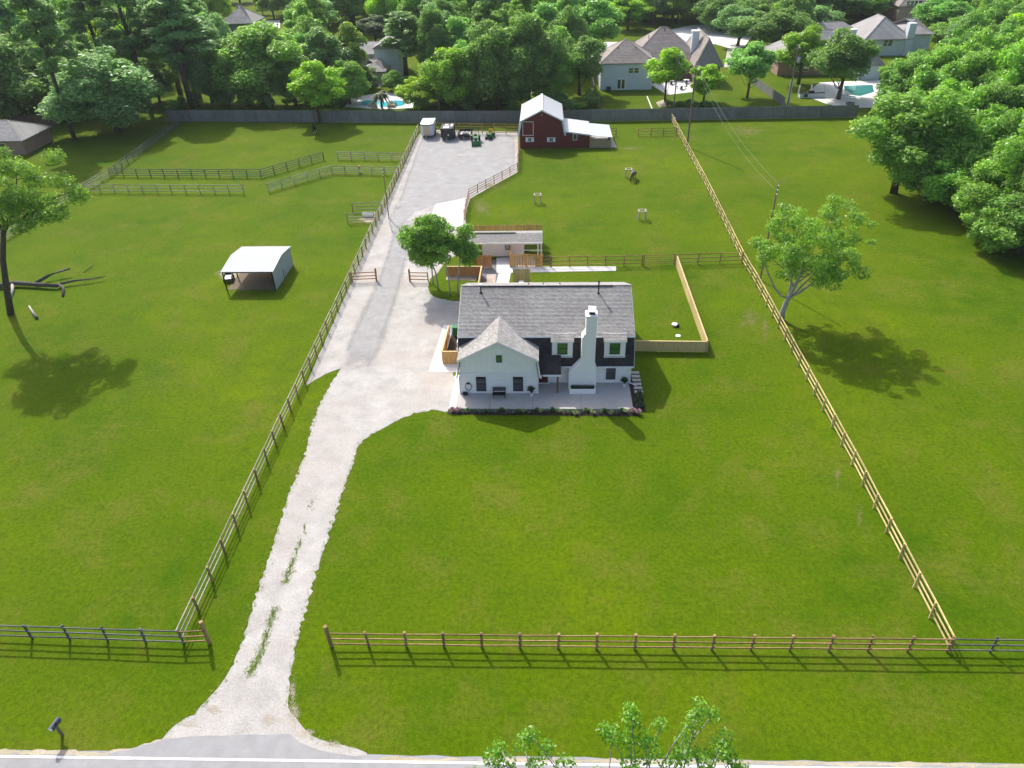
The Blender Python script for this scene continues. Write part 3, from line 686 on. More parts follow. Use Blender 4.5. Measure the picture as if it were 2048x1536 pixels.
board_fence('long weathered grey board fence across the back of the property', [(338, 243), (838, 246), (1036, 246), (1400, 240), (1712, 235)], BH, M_GREYW, M_GREYW, seed=1, face=1)
board_fence('brownish board fence under the trees at the far upper left', [(-180, 262), (120, 252)], BH, mat('brown_board', (.13, .09, .06), .85, .25, 2.2, objvar=.12), M_GREYW, seed=2)
board_fence('grey side board fence running back left of the white two-storey house', [(1197, 218), (1181, 160)], 1.9, M_GREYW, M_GREYW, seed=3)
board_fence('grey side board fence between the two right-hand back gardens', [(1567, 213), (1503, 168)], 1.9, M_GREYW, M_GREYW, seed=4, face=1)
# own yard: pale pine fence on the right of the house
board_fence('pale pine board fence right of the house facing the lawn', [Vector((8.75, 63.9, 0)), G(1410, 704)], 1.2, M_PINEY, M_PINEY, pw=.14, cap=M_PINEY, seed=5)
board_fence('pale pine board fence down the right edge of the back yard', [G(1412, 704), G(1352, 531)], 1.25, M_PINEY, M_PINEY, pw=.14, cap=M_PINEY, seed=6, face=1)
# orange fences by the utility corner left of the house
board_fence('orange cedar board screen at the left front corner of the house', [G(886, 728), Vector((-7.85, G(886, 728).y+.02, 0))], 1.45, M_PINE, M_PINE, cap=M_PINEY, seed=7, bay=1.9)
board_fence('orange cedar board fence beside the concrete walk left of the house', [G(886, 727), G(899, 676)], 1.45, M_CEDAR, M_CEDAR, cap=M_PINEY, seed=8, face=1)
# back-yard cedar fences round the shed and dog run
board_fence('red cedar board fence behind the small trees near the house', [G(893, 552), G(963, 552)], 1.25, M_CEDAR, M_CEDAR, cap=M_PINEY, seed=9, bay=2.0)
board_fence('red cedar board fence with pale top running towards the house roof', [G(964, 551), G(957, 592)], 1.25, M_CEDAR, M_CEDAR, cap=M_PINEY, seed=10, face=1, bay=2.0)

# ================================================================== SHED BEHIND THE HOUSE
shed = thing('garden_shed', 'small white shed with low grey roof and open covered ends', 'shed', (-3.2, 89, 0))
def sp(px, py, Y): return AY(px, py, Y)
SY = 87.2
# pickets of the raised screens stand in front; the shed wall is at SY
sx0, sx1 = AY(965, 510, SY).x, AY(1048, 510, SY).x
rx0, rx1 = AY(928, 480, SY).x, AY(1085, 480, SY).x
zt = AY(1000, 482, SY).z
box('wall', sx0, sx1, SY, SY+2.9, 0, zt, M_WHITE, shed)
rid = .45
for (y0, y1, z0_, z1_) in ((SY-.55, SY+1.5, zt-.05, zt+rid), (SY+3.3, SY+1.5, zt-.05, zt+rid)):
    fl = 1 if y1 > y0 else -1
    nrm = Vector((0, -(z1_-z0_)*fl, abs(y1-y0))).normalized()
    slab('roof_deck', [(rx0, y0, z0_), (rx1, y0, z0_), (rx1, y1, z1_), (rx0, y1, z1_)], .1, M_SH_L, shed, nrm)
    a, b = (rx0, rx1) if fl > 0 else (rx1, rx0)
    courses('shingle_course', (a, y0, z0_), (b, y0, z0_), (a, y1, z1_), (b, y1, z1_), 13, M_SH_L, shed)
box('ridge_vent', rx0+1.2, rx1-3.5, SY+1.36, SY+1.64, zt+rid+.03, zt+rid+.12, mat('olive_metal', (.10, .11, .06), .5, .1, 4), shed)
box('fascia', rx0, rx1, SY-.62, SY-.56, zt-.22, zt-.02, M_TRIM, shed)
for x in (rx0+.15, rx1-.15, AY(1076, 500, SY).x):
    for y in (SY-.3, SY+3.0): box('porch_post', x-.09, x+.09, y-.09, y+.09, 0, zt-.05, M_TRIM, shed)
box('porch_rail', sx1, rx1, SY-.34, SY-.26, .95, 1.05, M_TRIM, shed); box('porch_rail', rx0, sx0, SY-.34, SY-.26, .95, 1.05, M_TRIM, shed)
wx0, wx1 = AY(1010, 490, SY).x, AY(1019, 490, SY).x
window(shed, wx0, wx1, AY(1014, 499, SY).z, AY(1014, 486, SY).z, SY-.005, .09)
# picket screens: single boards one can tell apart
def screen(label, a, b, h, m, pw=.2, gap=.05, seed=0, **kw):
    return board_fence(label, [a, b], h, m, m, pw=pw, gap=gap, single=True, seed=seed, name='picket_screen', **kw)
screen('tall cedar picket screen right of the shed walkway', G(1021, 534), G(1085, 534), 1.75, M_PINE, bay=2.2)
screen('tall cedar picket screen left of the shed walkway', G(955, 537), G(983, 536), 1.75, M_CEDAR, bay=2.2)
screen('short cedar return screen beside the shed walkway', G(1021, 534), Vector((G(1021, 534).x-.1, SY-.1, 0)), 1.7, M_CEDAR, bay=2.2)
bk = 89.4
screen('cedar picket fence standing behind the shed roof', Vector((AY(931, 448, bk).x, bk+2.2, 0)), Vector((AY(1083, 448, bk).x, bk+2.2, 0)), AY(1000, 450, bk+2.2).z, M_PINE, pw=.22, bay=3.0)
# free-standing screen with fountain, nearer the house
screen('pale pine screen behind the small fountain in the back yard', G(1027, 566), G(1060, 566), 1.9, M_PINEY, pw=.2, gap=.012, bay=2.0)
ft = thing('garden_fountain', 'small white birdbath fountain before the pine screen', 'fountain')
rod('pedestal', (0, 0, 0), (0, 0, .6), .1, M_POT, ft, 10, .6); rod('basin', (0, 0, .6), (0, 0, .72), .2, M_POT, ft, 14, 1.7)
place(ft, G(1043, 574)+Vector((0, 0, 0)))
# air-conditioner, bin and stuff in the utility corner
ac = thing('air_conditioner', 'white air conditioner unit in the fenced corner left of the house', 'air conditioner')
box('cabinet', -.42, .42, -.42, .42, .04, .9, M_TRIM, ac); rod('fan_guard', (0, 0, .9), (0, 0, .93), .33, M_BLACK, ac, 16); box('base', -.5, .5, -.5, .5, 0, .04, M_CONC, ac)
place(ac, (-8.45, 64.6, .03))
bn = thing('wheeled_bin', 'green wheeled bin inside the fenced corner left of the house', 'bin')
M_BINB = mat('green_plastic', (.02, .16, .05), .5, .1, 4)
bm = bmesh.new(); q = bmesh.ops.create_cube(bm, size=1)['verts']; bmesh.ops.scale(bm, vec=(.55, .65, 1.0), verts=q); bmesh.ops.translate(bm, vec=(0, 0, .52), verts=q)
for v in bm.verts:
    if v.co.z < .5: v.co.x *= .8; v.co.y *= .8
obj('body', from_bm('body', bm, M_BINB), bn); box('lid', -.3, .3, -.36, .34, 1.02, 1.08, M_BINB, bn)
for s in (-1, 1): rod('wheel', (s*.28-.03, .26, .13), (s*.28+.03, .26, .13), .13, M_BLACK, bn, 12)
place(bn, (-9.35, 67.2, .03))
# things on the patio
be = thing('patio_bench', 'black slatted bench standing before the front wing of the house', 'bench')
for i in range(4): box('seat_slat', -.62, .62, -.30+i*.14, -.18+i*.14, .42, .45, M_BLACK, be)
for i in range(3): box('back_slat', -.62, .62, .26+.02*i, .29+.02*i, .55+i*.13, .65+i*.13, M_BLACK, be)
for x in (-.58, .54):
    for y in (-.28, .22): box('leg', x, x+.05, y, y+.05, 0, .42 if y < 0 else .92, M_BLACK, be)
    box('armrest', x-.01, x+.06, -.28, .26, .62, .66, M_BLACK, be)
place(be, (-4.05, 55.55, PATZ))
hr = thing('garden_hose', 'black garden hose coiled on a hanger by the left window of the wing', 'hose')
pts = [(math.cos(t)*.3, -.05-.012*(t/6.3), math.sin(t)*.42) for t in [i*.4 for i in range(50)]]
tube('hose_coil', pts, .025, M_BLACK, hr, 6); box('hanger', -.1, .1, -.02, .0, .2, .45, M_BLACK, hr)
place(hr, (-6.98, WY-.035, .95))
dk = thing('drain_box', 'small black box on the patio below the garden hose', 'box'); box('case', -.2, .2, -.14, .14, 0, .18, M_BLACK, dk); box('lid', -.22, .22, -.16, .16, .18, .23, M_BLACK, dk); place(dk, (-7.3, 55.95, PATZ))
def frond_plant(label, loc, m, hgt=.9, n=26, group=None, spread=.5, pot=None, width=.07, name='potted_plant', cat='potted plant', up_=.8):
    t = thing(name, label, cat, loc, group); rr = random.Random(label+str(loc[0])); L = Vector(loc); z0 = 0
    if pot:
        b_ = bmesh.new(); bmesh.ops.create_cone(b_, cap_ends=True, segments=12, radius1=pot*.6, radius2=pot, depth=pot*1.7)
        obj('pot', from_bm('pot', b_, M_POT), t, Matrix.Translation(L+Vector((0, 0, pot*.85)))); z0 = pot*1.65
    vs_, fs = [], []
    for i in range(n):
        a = rr.uniform(0, 6.28); s = spread*rr.uniform(.4, 1.0); h = hgt*rr.uniform(.55, 1.0)*up_
        d = Vector((math.cos(a), math.sin(a), 0)); sd_ = Vector((-d.y, d.x, 0))*width*rr.uniform(.7, 1.2)
        p = [L+Vector((0, 0, z0))+d*(s*u)+Vector((0, 0, h*(1.9*u-1.15*u*u))) for u in (0, .35, .7, 1)]
        wd = (.5, 1, .8, .1); b0 = len(vs_)
        for q, k_ in zip(p, wd): vs_ += [q+sd_*k_, q-sd_*k_+Vector((0, 0, .02))]
        fs += [(b0+2*j, b0+2*j+1, b0+2*j+3, b0+2*j+2) for j in range(3)]
    poly_mesh('foliage', vs_, fs, m, t); return t
frond_plant('dark leafy plant in a white pot beside the right window of the wing', (-1.0, 55.75, PATZ), M_LEAFD, 1.0, 60, pot=.2)
frond_plant('dark leafy plant in a white pot by the right corner of the house', (7.85, 57.3, PATZ), M_LEAFD, 1.0, 60, pot=.2)
for i in range(9): 
    frond_plant('dark fern growing in the white planter under the chimney', (2.9+i*.24, 56.5, .47), M_LEAFD, .4, 18, 'ferns in the chimney planter', .3, name='fern', cat='plant')
# flower bed in front of the patio
bed = sheet('flower_bed', jag([Vector((-8.7, 52.95, 0)), Vector((8.9, 52.75, 0)), Vector((8.9, 53.7, 0)), Vector((-8.7, 53.72, 0))], .4, .05, 21), .03, M_MULCH)
bed2 = sheet('flower_bed', jag([Vector((8.4, 53.6, 0)), Vector((9.5, 53.4, 0)), Vector((9.4, 58.6, 0)), Vector((8.4, 58.6, 0))], .4, .05, 22), .026, M_MULCH)
M_LIL = mat('pale_lily', (.26, .32, .13), .7, .25, 8); M_SHB = mat('bright_shrub', (.05, .17, .02), .7, .3, 9); M_BLUE = mat('blue_fescue', (.10, .15, .11), .7, .25, 9); M_ROSE = mat('dusky_rose', (.30, .19, .2), .7, .3, 12)
rr = random.Random(5)
for i in range(34):
    x = -8.3+i*(17.1/33)+rr.uniform(-.1, .1); y = 53.25+rr.uniform(-.16, .16)
    k = i % 3
    if i in (0, 1, 32, 33): frond_plant('dusky pink flowering shrub at the end of the front flower bed', (x, y, .03), M_ROSE, .7, 60, 'pink shrubs at the ends of the front bed', .4, width=.06, name='flowering_shrub', cat='shrub')
    elif k == 0: frond_plant('small bright green shrub in the bed along the patio', (x, y+.12, .03), M_SHB, .55, 44, 'green shrubs of the front bed', .3, width=.06, name='bed_shrub', cat='shrub')
    elif k == 1 and i > 12: frond_plant('pale striped lily tuft in the sunny bed along the patio', (x, y-.1, .03), M_LIL, .6, 34, 'pale lily tufts of the front bed', .45, width=.035, name='lily_tuft', cat='plant')
    else: frond_plant('blue grey grass tuft in the shaded bed along the patio', (x, y-.05, .03), M_BLUE, .5, 34, 'blue grass tufts of the front bed', .35, width=.03, name='grass_tuft', cat='plant')
for i in range(6): frond_plant('low dark shrub in the bed right of the patio', (8.95+rr.uniform(-.2, .2), 53.9+i*.42, .03), M_LEAFD, .6, 50, 'dark shrubs right of the patio', .4, name='bed_shrub', cat='shrub')
for i in range(6):
    o = box('stepping_stone', 8.75, 9.55, 56.35+i*.66, 56.75+i*.66, .02, .07, M_PATIO); tag(o, 'flat square stepping stone in the row right of the house', 'stone', 'stepping stones right of the house')
# septic lids on the yard grass
sl = thing('septic_riser', 'grey and black septic riser standing in the back yard grass', 'septic lid'); rod('riser', (0, 0, 0), (0, 0, .22), .3, mat('grey_plastic', (.4, .42, .42), .6, .1, 5), sl, 14); rod('lid', (-.0, 0, .22), (0, 0, .27), .33, M_POT, sl, 14); rod('pump_box', (.35, -.2, 0), (.35, -.2, .35), .13, M_BLACK, sl, 8); place(sl, G(1349, 652))
sl = thing('ground_cover_cap', 'small white round lid flat in the back yard grass', 'septic lid'); rod('rim', (0, 0, 0), (0, 0, .06), .28, M_POT, sl, 16); rod('cap', (0, 0, .06), (0, 0, .11), .12, M_POT, sl, 10); place(sl, G(1356, 672))

# ================================================================== BARN
M_BARN = mat('barn_red', (.145, .030, .026), .7, .10, 2.5, stretch=(1, 1, .3), objvar=.05)
M_SEAM = mat('roof_seam', (.55, .56, .57), .5, .05, 2)
M_METAL = mat('white_metal_roof', (.80, .80, .80), .38, .03, 1.5, spec=.5, objvar=.02)
M_METALB = mat('pale_blue_metal', (.60, .68, .72), .4, .03, 1.5, spec=.5)
M_GALV = mat('galvanised_sheet', (.40, .435, .455), .6, .04, 1.2, spec=.15, dirt=(.33, .355, .37), dirt_amt=.4)
M_LUMB = mat('tan_lumber', (.36, .28, .16), .8, .15, 3, objvar=.08)
barn = thing('red_barn', 'dark red gambrel barn with white ribbed metal roof', 'barn', (0, 134, 0))
bx0, bx1, by0, by1 = -4.1, 3.85, 134.0, 145.0
bxm = (bx0+bx1)/2
bp = [(bx0, 0), (bx1, 0), (bx1, 2.6), (bx1-.35, 5.0), (bxm, 6.65), (bx0+.35, 5.0), (bx0, 2.6)]
poly_mesh('wall', [(x, by0, z) for x, z in bp]+[(x, by1, z) for x, z in bp], [tuple(range(7)), tuple(range(13, 6, -1)), (1, 8, 9, 2), (0, 6, 13, 7)], M_BARN, barn)
n = 26
for i in range(n):
    x = bx0+.15+i*(bx1-bx0-.3)/(n-1); s = abs(x-bxm)/(bxm-bx0)
    zt_ = 5.0+(1-abs(x-bxm)/(bxm-bx0-.35))*1.6 if abs(x-bxm) < bxm-bx0-.35 else 2.6+2.4*(bxm-bx0-abs(x-bxm))/.35
    box('wall_batten', x-.025, x+.025, by0-.02, by0-.002, .05, max(.5, zt_-.1), M_BARN, barn)
def ribbed(name, a0, a1, b0, b1, step, m, parent, th=.06, rib=.06):
    """metal roof plane a0-a1 (eave) to b0-b1 (ridge) with raised ribs running up the slope"""
    a0, a1, b0, b1 = map(Vector, (a0, a1, b0, b1)); nn = (a1-a0).cross(b0-a0).normalized()
    if nn.z < 0: nn = -nn
    r = slab(name, [a0, a1, b1, b0], th, m, parent, nn); n = max(2, round((a1-a0).length/step))
    for i in range(n+1):
        p, q = a0.lerp(a1, i/n), b0.lerp(b1, i/n)
        beam('rib', p+nn*(rib*.4), q+nn*(rib*.4), .05, rib, M_SEAM if m in (M_METAL, M_GALV) else m, r, nn)
    return r
oy0, oy1 = by0-.55, by1+.3
for s in (-1, 1):
    hw = bxm-bx0
    e, bk_, rg = (bxm+s*(hw+.32), 2.35), (bxm+s*(hw-.22), 5.0), (bxm, 6.85)
    ribbed('roof_panel', (e[0], oy0+.1, e[1]), (e[0], oy1, e[1]), (bk_[0]-s*.05, oy0+.1, bk_[1]-.02), (bk_[0]-s*.05, oy1, bk_[1]-.02), .8, M_METAL, barn)
    ribbed('roof_panel', (bk_[0]+s*.14, oy0, bk_[1]-.05), (bk_[0]+s*.14, oy1, bk_[1]-.05), (rg[0], oy0, rg[1]), (rg[0], oy1, rg[1]), .8, M_METAL, barn)
    beam('barge_board', (bk_[0]+s*.12, oy0-.03, bk_[1]-.12), (bxm, oy0-.03, rg[1]-.1), .2, .04, M_METALB, barn, (0, 1, 0))
    beam('barge_board', (e[0], oy0+.07, e[1]-.03), (bk_[0], oy0+.07, bk_[1]-.1), .2, .04, M_METALB, barn, (0, 1, 0))
    beam('wall_trim', (bxm+s*(hw+.2), by0-.3, 2.4), (bxm+s*(hw-.3), by0-.3, 4.85), .2, .3, M_METALB, barn, (0, 1, 0))
beam('ridge_cap', (bxm, oy0-.02, 6.9), (bxm, oy1, 6.9), .4, .08, M_METAL, barn)
# hay door, shuttered windows
x0, x1 = AY(1046, 250, by0).x, AY(1066, 250, by0).x; z0, z1 = AY(1056, 270, by0).z, AY(1056, 244, by0).z
hd = box('hay_door', x0, x1, by0-.05, by0-.02, z0, z1, M_BARN, barn)
for (a, b, c, d) in ((x0-.08, x0, z0-.08, z1+.08), (x1, x1+.08, z0-.08, z1+.08), (x0, x1, z1, z1+.08), (x0, x1, z0-.08, z0)): box('door_trim', a, b, by0-.08, by0-.022, c, d, M_TRIM, hd)
for px in (1059.5, 1102.5):
    c = AY(px, 279, by0); cx, cz = c.x, c.z
    w_ = box('window', cx-.34, cx+.34, by0-.05, by0-.022, cz-.42, cz+.38, M_TRIM, barn)
    for u in (-1, 1): box('pane', cx+u*.15-.12, cx+u*.15+.12, by0-.06, by0-.052, cz-.34, cz+.3, M_GLASS, w_)
    for u in (-1, 1):
        sh_ = box('shutter', cx+u*.56-.2, cx+u*.56+.2, by0-.055, by0-.022, cz-.42, cz+.38, M_TRIM, barn)
        for v in range(4): box('slat', cx+u*.56-.15, cx+u*.56+.15, by0-.065, by0-.056, cz-.36+v*.17, cz-.25+v*.17, M_METALB, sh_)
rod('gable_lamp', (bxm, by0-.05, 6.0), (bxm, by0-.4, 5.9), .16, M_LUMB, barn, 10)
# lean-to and its porch
lx1 = 8.55
poly_mesh('lean_to_wall', [(bx1, by0+.05, 0), (lx1, by0+.05, 0), (lx1, by0+.05, 2.35), (bx1, by0+.05, 2.95), (bx1, 142, 0), (lx1, 142, 0), (lx1, 142, 2.35), (bx1, 142, 2.95)], [(0, 1, 2, 3), (1, 5, 6, 2), (7, 6, 5, 4)], M_BARN, barn)
for i in range(14):
    x = bx1+.3+i*.33; box('wall_batten', x-.025, x+.025, by0+.03, by0+.048, .05, 2.3+(lx1-x)*.12, M_BARN, barn)
ribbed('lean_to_roof', (lx1+.25, by0-.35, 2.36), (lx1+.25, 142.6, 2.36), (bx1-.1, by0-.35, 3.08), (bx1-.1, 142.6, 3.08), .8, M_METAL, barn)
beam('fascia', (lx1+.25, by0-.39, 2.28), (bx1+.2, by0-.39, 2.96), .05, .2, M_METALB, barn)
c = AY(1150, 274, by0+.05)
window(barn, c.x-.3, c.x+.3, c.z-.45, c.z+.5, by0+.03, .1)
px1 = G(1224, 297).x-.3
ribbed('porch_roof', (px1+.3, by0-.6, 1.95), (px1+.3, 141.5, 1.95), (lx1+.26, by0-.6, 2.34), (lx1+.26, 141.5, 2.34), .6, M_METALB, barn, .05, .03)
for y in (by0-.3, 138, 141.2): box('porch_post', px1-.08, px1+.08, y-.08, y+.08, 0, 2.0, M_LUMB, barn)
box('porch_post', lx1+.1, lx1+.26, by0-.38, by0-.22, 0, 2.3, M_LUMB, barn)
for i in range(4): box('porch_board', lx1+.2, px1+.12, by0-.44, by0-.39, .18+i*.3, .42+i*.3, M_LUMB, barn)
for i in range(4): box('porch_board', px1+.085, px1+.13, by0-.3, 141, .18+i*.3, .42+i*.3, M_LUMB, barn)
poly_slab('barn_porch_slab', [(lx1, by0-.3), (px1+1.2, by0-.3), (px1+.8, 141.5), (lx1, 141.5)], 0, .06, M_PATIO)

# ================================================================== METAL SHELTER
M_GALV = mat('galvanised_sheet', (.60, .66, .70), .42, .04, 1.2, spec=.5, dirt=(.45, .48, .5), dirt_amt=.3)
sh = thing('metal_shelter', 'open metal livestock shelter with bent white ribbed roof', 'shelter', (-35.5, 80, 0))
sX0, sX1, sY0, sYk, sY1 = -38.35, -32.25, 77.9, 81.6, 85.1
ez, kz = 2.55, 3.0
ribbed('roof_panel', (sX0-.1, sY0-.15, ez), (sX1+.1, sY0-.15, ez), (sX0-.1, sYk, kz), (sX1+.1, sYk, kz), .34, M_GALV, sh, .04, .035)
ribbed('roof_panel', (sX0-.1, sY1+.15, ez-.05), (sX1+.1, sY1+.15, ez-.05), (sX0-.1, sYk, kz), (sX1+.1, sYk, kz), .34, M_GALV, sh, .04, .035)
wl = slab('side_wall', [(sX1, sY0, 0.0), (sX1, sY1, 0.0), (sX1, sY1, ez-.08), (sX1, sYk, kz-.07), (sX1, sY0, ez-.06)], .04, M_GALV, sh, (1, 0, 0))
for i in range(22):
    y = sY0+.1+i*(sY1-sY0-.2)/21
    zt2 = (ez-.1)+(kz-ez)*(1-abs(y-sYk)/(sYk-sY0+.1)); box('wall_rib', sX1, sX1+.025, y-.03, y+.03, .02, zt2-.02, M_GALV, sh)
box('wall_slot', sX1+.026, sX1+.03, 81.0, 81.18, .1, 1.2, M_BLACK, sh)
box('back_wall', sX0+2.6, sX1-.05, sY1-.04, sY1, 0, ez-.1, M_GALV, sh)
for (x, y) in ((sX0, sY0), (sX0, sY1), (sX0, sYk), (sX1-.1, sY0)): box('post', x-.06, x+.06, y-.06, y+.06, 0, ez-.1 if y != sYk else kz-.1, M_BLACK, sh)
box('front_beam', sX0, sX1-.05, sY0-.06, sY0+.06, ez-.2, ez-.06, M_BLACK, sh); box('side_beam', sX0-.05, sX0+.05, sY0+.07, sY1, ez-.24, ez-.12, M_BLACK, sh)
ct = thing('feed_cart', 'small dark cart with raised handle inside the metal shelter', 'cart')
box('tray', -.5, .5, -.7, .7, .5, .56, M_POT, ct)
for (a, b, c, d) in ((-.5, -.46, -.7, .7), (.46, .5, -.7, .7)): box('tray_side', a, b, c, d, .56, .8, M_BLACK, ct)
box('tray_back', -.46, .46, .66, .7, .56, .85, M_BLACK, ct); beam('handle', (-.4, .7, .8), (-.4, 1.2, 1.25), .05, .05, M_BLACK, ct); beam('handle', (.4, .7, .8), (.4, 1.2, 1.25), .05, .05, M_BLACK, ct); beam('handle', (-.42, 1.2, 1.25), (.42, 1.2, 1.25), .05, .05, M_BLACK, ct)
for (x, y) in ((-.54, -.4), (.54, -.4), (-.54, .4), (.54, .4)): rod('wheel', (x-.05, y, .26), (x+.05, y, .26), .26, M_BLACK, ct, 12)
for y in (-.4, .4): box('axle', -.5, .5, y-.03, y+.03, .23, .5, M_BLACK, ct)
place(ct, Vector((G(466, 552).x, 80.6, 0)), .2)

# ================================================================== TREES
def foliage_mat(name='foliage'):
    m, ns, ls, b = new_mat(name); out = ns['Material Output']; ns.remove(b)
    oi = ns.new('ShaderNodeObjectInfo'); at = ns.new('ShaderNodeAttribute'); at.attribute_name = 'tint'
    br = ramp(ns, ls, at.outputs['Fac'], 0, 1, (.68, .7, .65, 1), (1.5, 1.46, 1.2, 1))
    c = mixc(ns, ls, 1.0, oi.outputs['Color'], br, 'MULTIPLY')
    df = ns.new('ShaderNodeBsdfDiffuse'); tl = ns.new('ShaderNodeBsdfTranslucent'); gl = ns.new('ShaderNodeBsdfGlossy'); gl.inputs['Roughness'].default_value = .42
    gl.inputs['Color'].default_value = (.75, .8, .7, 1)
    hs = ns.new('ShaderNodeHueSaturation'); hs.inputs['Saturation'].default_value = 1.1; hs.inputs['Value'].default_value = 1.25; ls.new(c, hs.inputs['Color'])
    ls.new(c, df.inputs[0]); ls.new(hs.outputs[0], tl.inputs[0])
    m1 = ns.new('ShaderNodeMixShader'); m1.inputs[0].default_value = .5; ls.new(df.outputs[0], m1.inputs[1]); ls.new(tl.outputs[0], m1.inputs[2])
    m2 = ns.new('ShaderNodeMixShader'); m2.inputs[0].default_value = .04; ls.new(m1.outputs[0], m2.inputs[1]); ls.new(gl.outputs[0], m2.inputs[2])
    ls.new(m2.outputs[0], out.inputs[0]); return m
M_FOL = foliage_mat()
M_BARK = mat('brown_bark', (.085, .068, .052), .95, .4, 6, stretch=(1, 1, .25), bmp=.03)
M_BARKP = mat('pale_bark', (.36, .34, .31), .9, .25, 3, stretch=(1, 1, .3), bmp=.02)
M_BARKD = mat('dead_bark', (.10, .09, .08), .95, .4, 4, bmp=.03)
def leaf_cloud(name, clumps, leaf, per, rng, mat_=None, elong=1.5, flat=.0, upbias=.35, flat_=.6):
    """clumps: (x,y,z,r[,rz]) -> one mesh of loose leaf faces filling the clumps' outer shells"""
    V, T = [], []
    for c in clumps:
        x, y, z, r = c[:4]; rz = c[4] if len(c) > 4 else r*.8
        n = max(6, int(per*(r**2)))
        d = rng.normal(size=(n, 3)); d[:, 2] += upbias; d /= np.linalg.norm(d, axis=1)[:, None]
        rad_ = rng.uniform(.35, 1.0, n)**.5*np.minimum(rng.uniform(.75, 1.12, n)+rng.exponential(.09, n), 1.5)
        p = np.array([x, y, z])+d*rad_[:, None]*np.array([r, r, rz])
        nn = d*.7+rng.normal(size=(n, 3))*.75; nn[:, 2] += flat_; nn /= np.linalg.norm(nn, axis=1)[:, None]
        a = np.cross(nn, rng.normal(size=(n, 3))); a /= np.linalg.norm(a, axis=1)[:, None]; b = np.cross(nn, a)
        s = leaf*rng.uniform(.6, 1.3, n)[:, None]
        q = np.stack([p-a*s*elong*.5, p+b*s*.42-a*s*.05, p+a*s*elong*.5, p-b*s*.42+a*s*.05], 1)
        V.append(q.reshape(-1, 3)); T.append(np.clip(rng.normal(.5+rng.normal(0, .12), .22, n)+(d[:, 2])*.08, 0, 1))
    V = np.concatenate(V); T = np.concatenate(T); n = len(T)
    me = bpy.data.meshes.new(name); me.vertices.add(4*n); me.vertices.foreach_set('co', V.astype(np.float32).ravel())
    me.loops.add(4*n); me.loops.foreach_set('vertex_index', np.arange(4*n, dtype=np.int32))
    me.polygons.add(n); me.polygons.foreach_set('loop_start', np.arange(0, 4*n, 4, dtype=np.int32))
    me.update(calc_edges=True); at = me.attributes.new('tint', 'FLOAT', 'FACE'); at.data.foreach_set('value', T.astype(np.float32))
    me.materials.append(mat_ or M_FOL); return me
def limb_pts(a, b, rng, n=5, bow=.12, rise=.15):
    a, b = Vector(a), Vector(b); L = (b-a).length; k = Vector(rng.normal(size=3))*L*bow*.5
    return [a.lerp(b, t)+k*math.sin(math.pi*t)+Vector((0, 0, -L*rise*math.sin(math.pi*t)*(1-t))) for t in [i/n for i in range(n+1)]]
def wood_mesh(name, trunk, radii, ends, m, rng, lr=.5, n=7, fork=.45, twigs=0):
    bm = bmesh.new(); tube_bm(bm, trunk, radii, 9)
    tl = len(trunk)-1
    for e in ends:
        t = rng.uniform(fork, .95)*tl; i = min(int(t), tl-1); a = Vector(trunk[i]).lerp(Vector(trunk[i+1]), t-i)
        if a.z > e[2]: 
            a = Vector(trunk[max(1, int(fork*tl))])
        r0 = (radii[i]*(1-(t-i))+radii[i+1]*(t-i))*lr
        p = limb_pts(a, e[:3], rng); k = len(p)-1
        tube_bm(bm, p, [max(.02, r0*(1-.8*j/k)) for j in range(k+1)], 6)
        for _ in range(twigs):
            j = int(rng.integers(2, k)); q = p[j]+Vector(rng.normal(size=3))*e[3]*.8; tube_bm(bm, [p[j], (p[j]+q)/2+Vector((0, 0, .1)), q], [r0*.3, r0*.2, .015], 4)
    bmesh.ops.recalc_face_normals(bm, faces=bm.faces); return from_bm(name, bm, m)
def broad_clumps(rng, H, R, z0, n, top=.9, fr=(.2, .34)):
    out = []
    while len(out) < n:
        d = rng.normal(size=3); d /= np.linalg.norm(d); u = rng.uniform(.35, .95)
        zc = (z0+H)/2; hz = (H-z0)/2
        z = zc+d[2]*hz*u*top; w_ = 1.0-.25*max(0, (z-zc)/hz)
        r = R*rng.uniform(*fr)
        out.append((d[0]*R*u*w_*.85, d[1]*R*u*w_*.85, z, r, r*.92))
    return out
VAR = {}
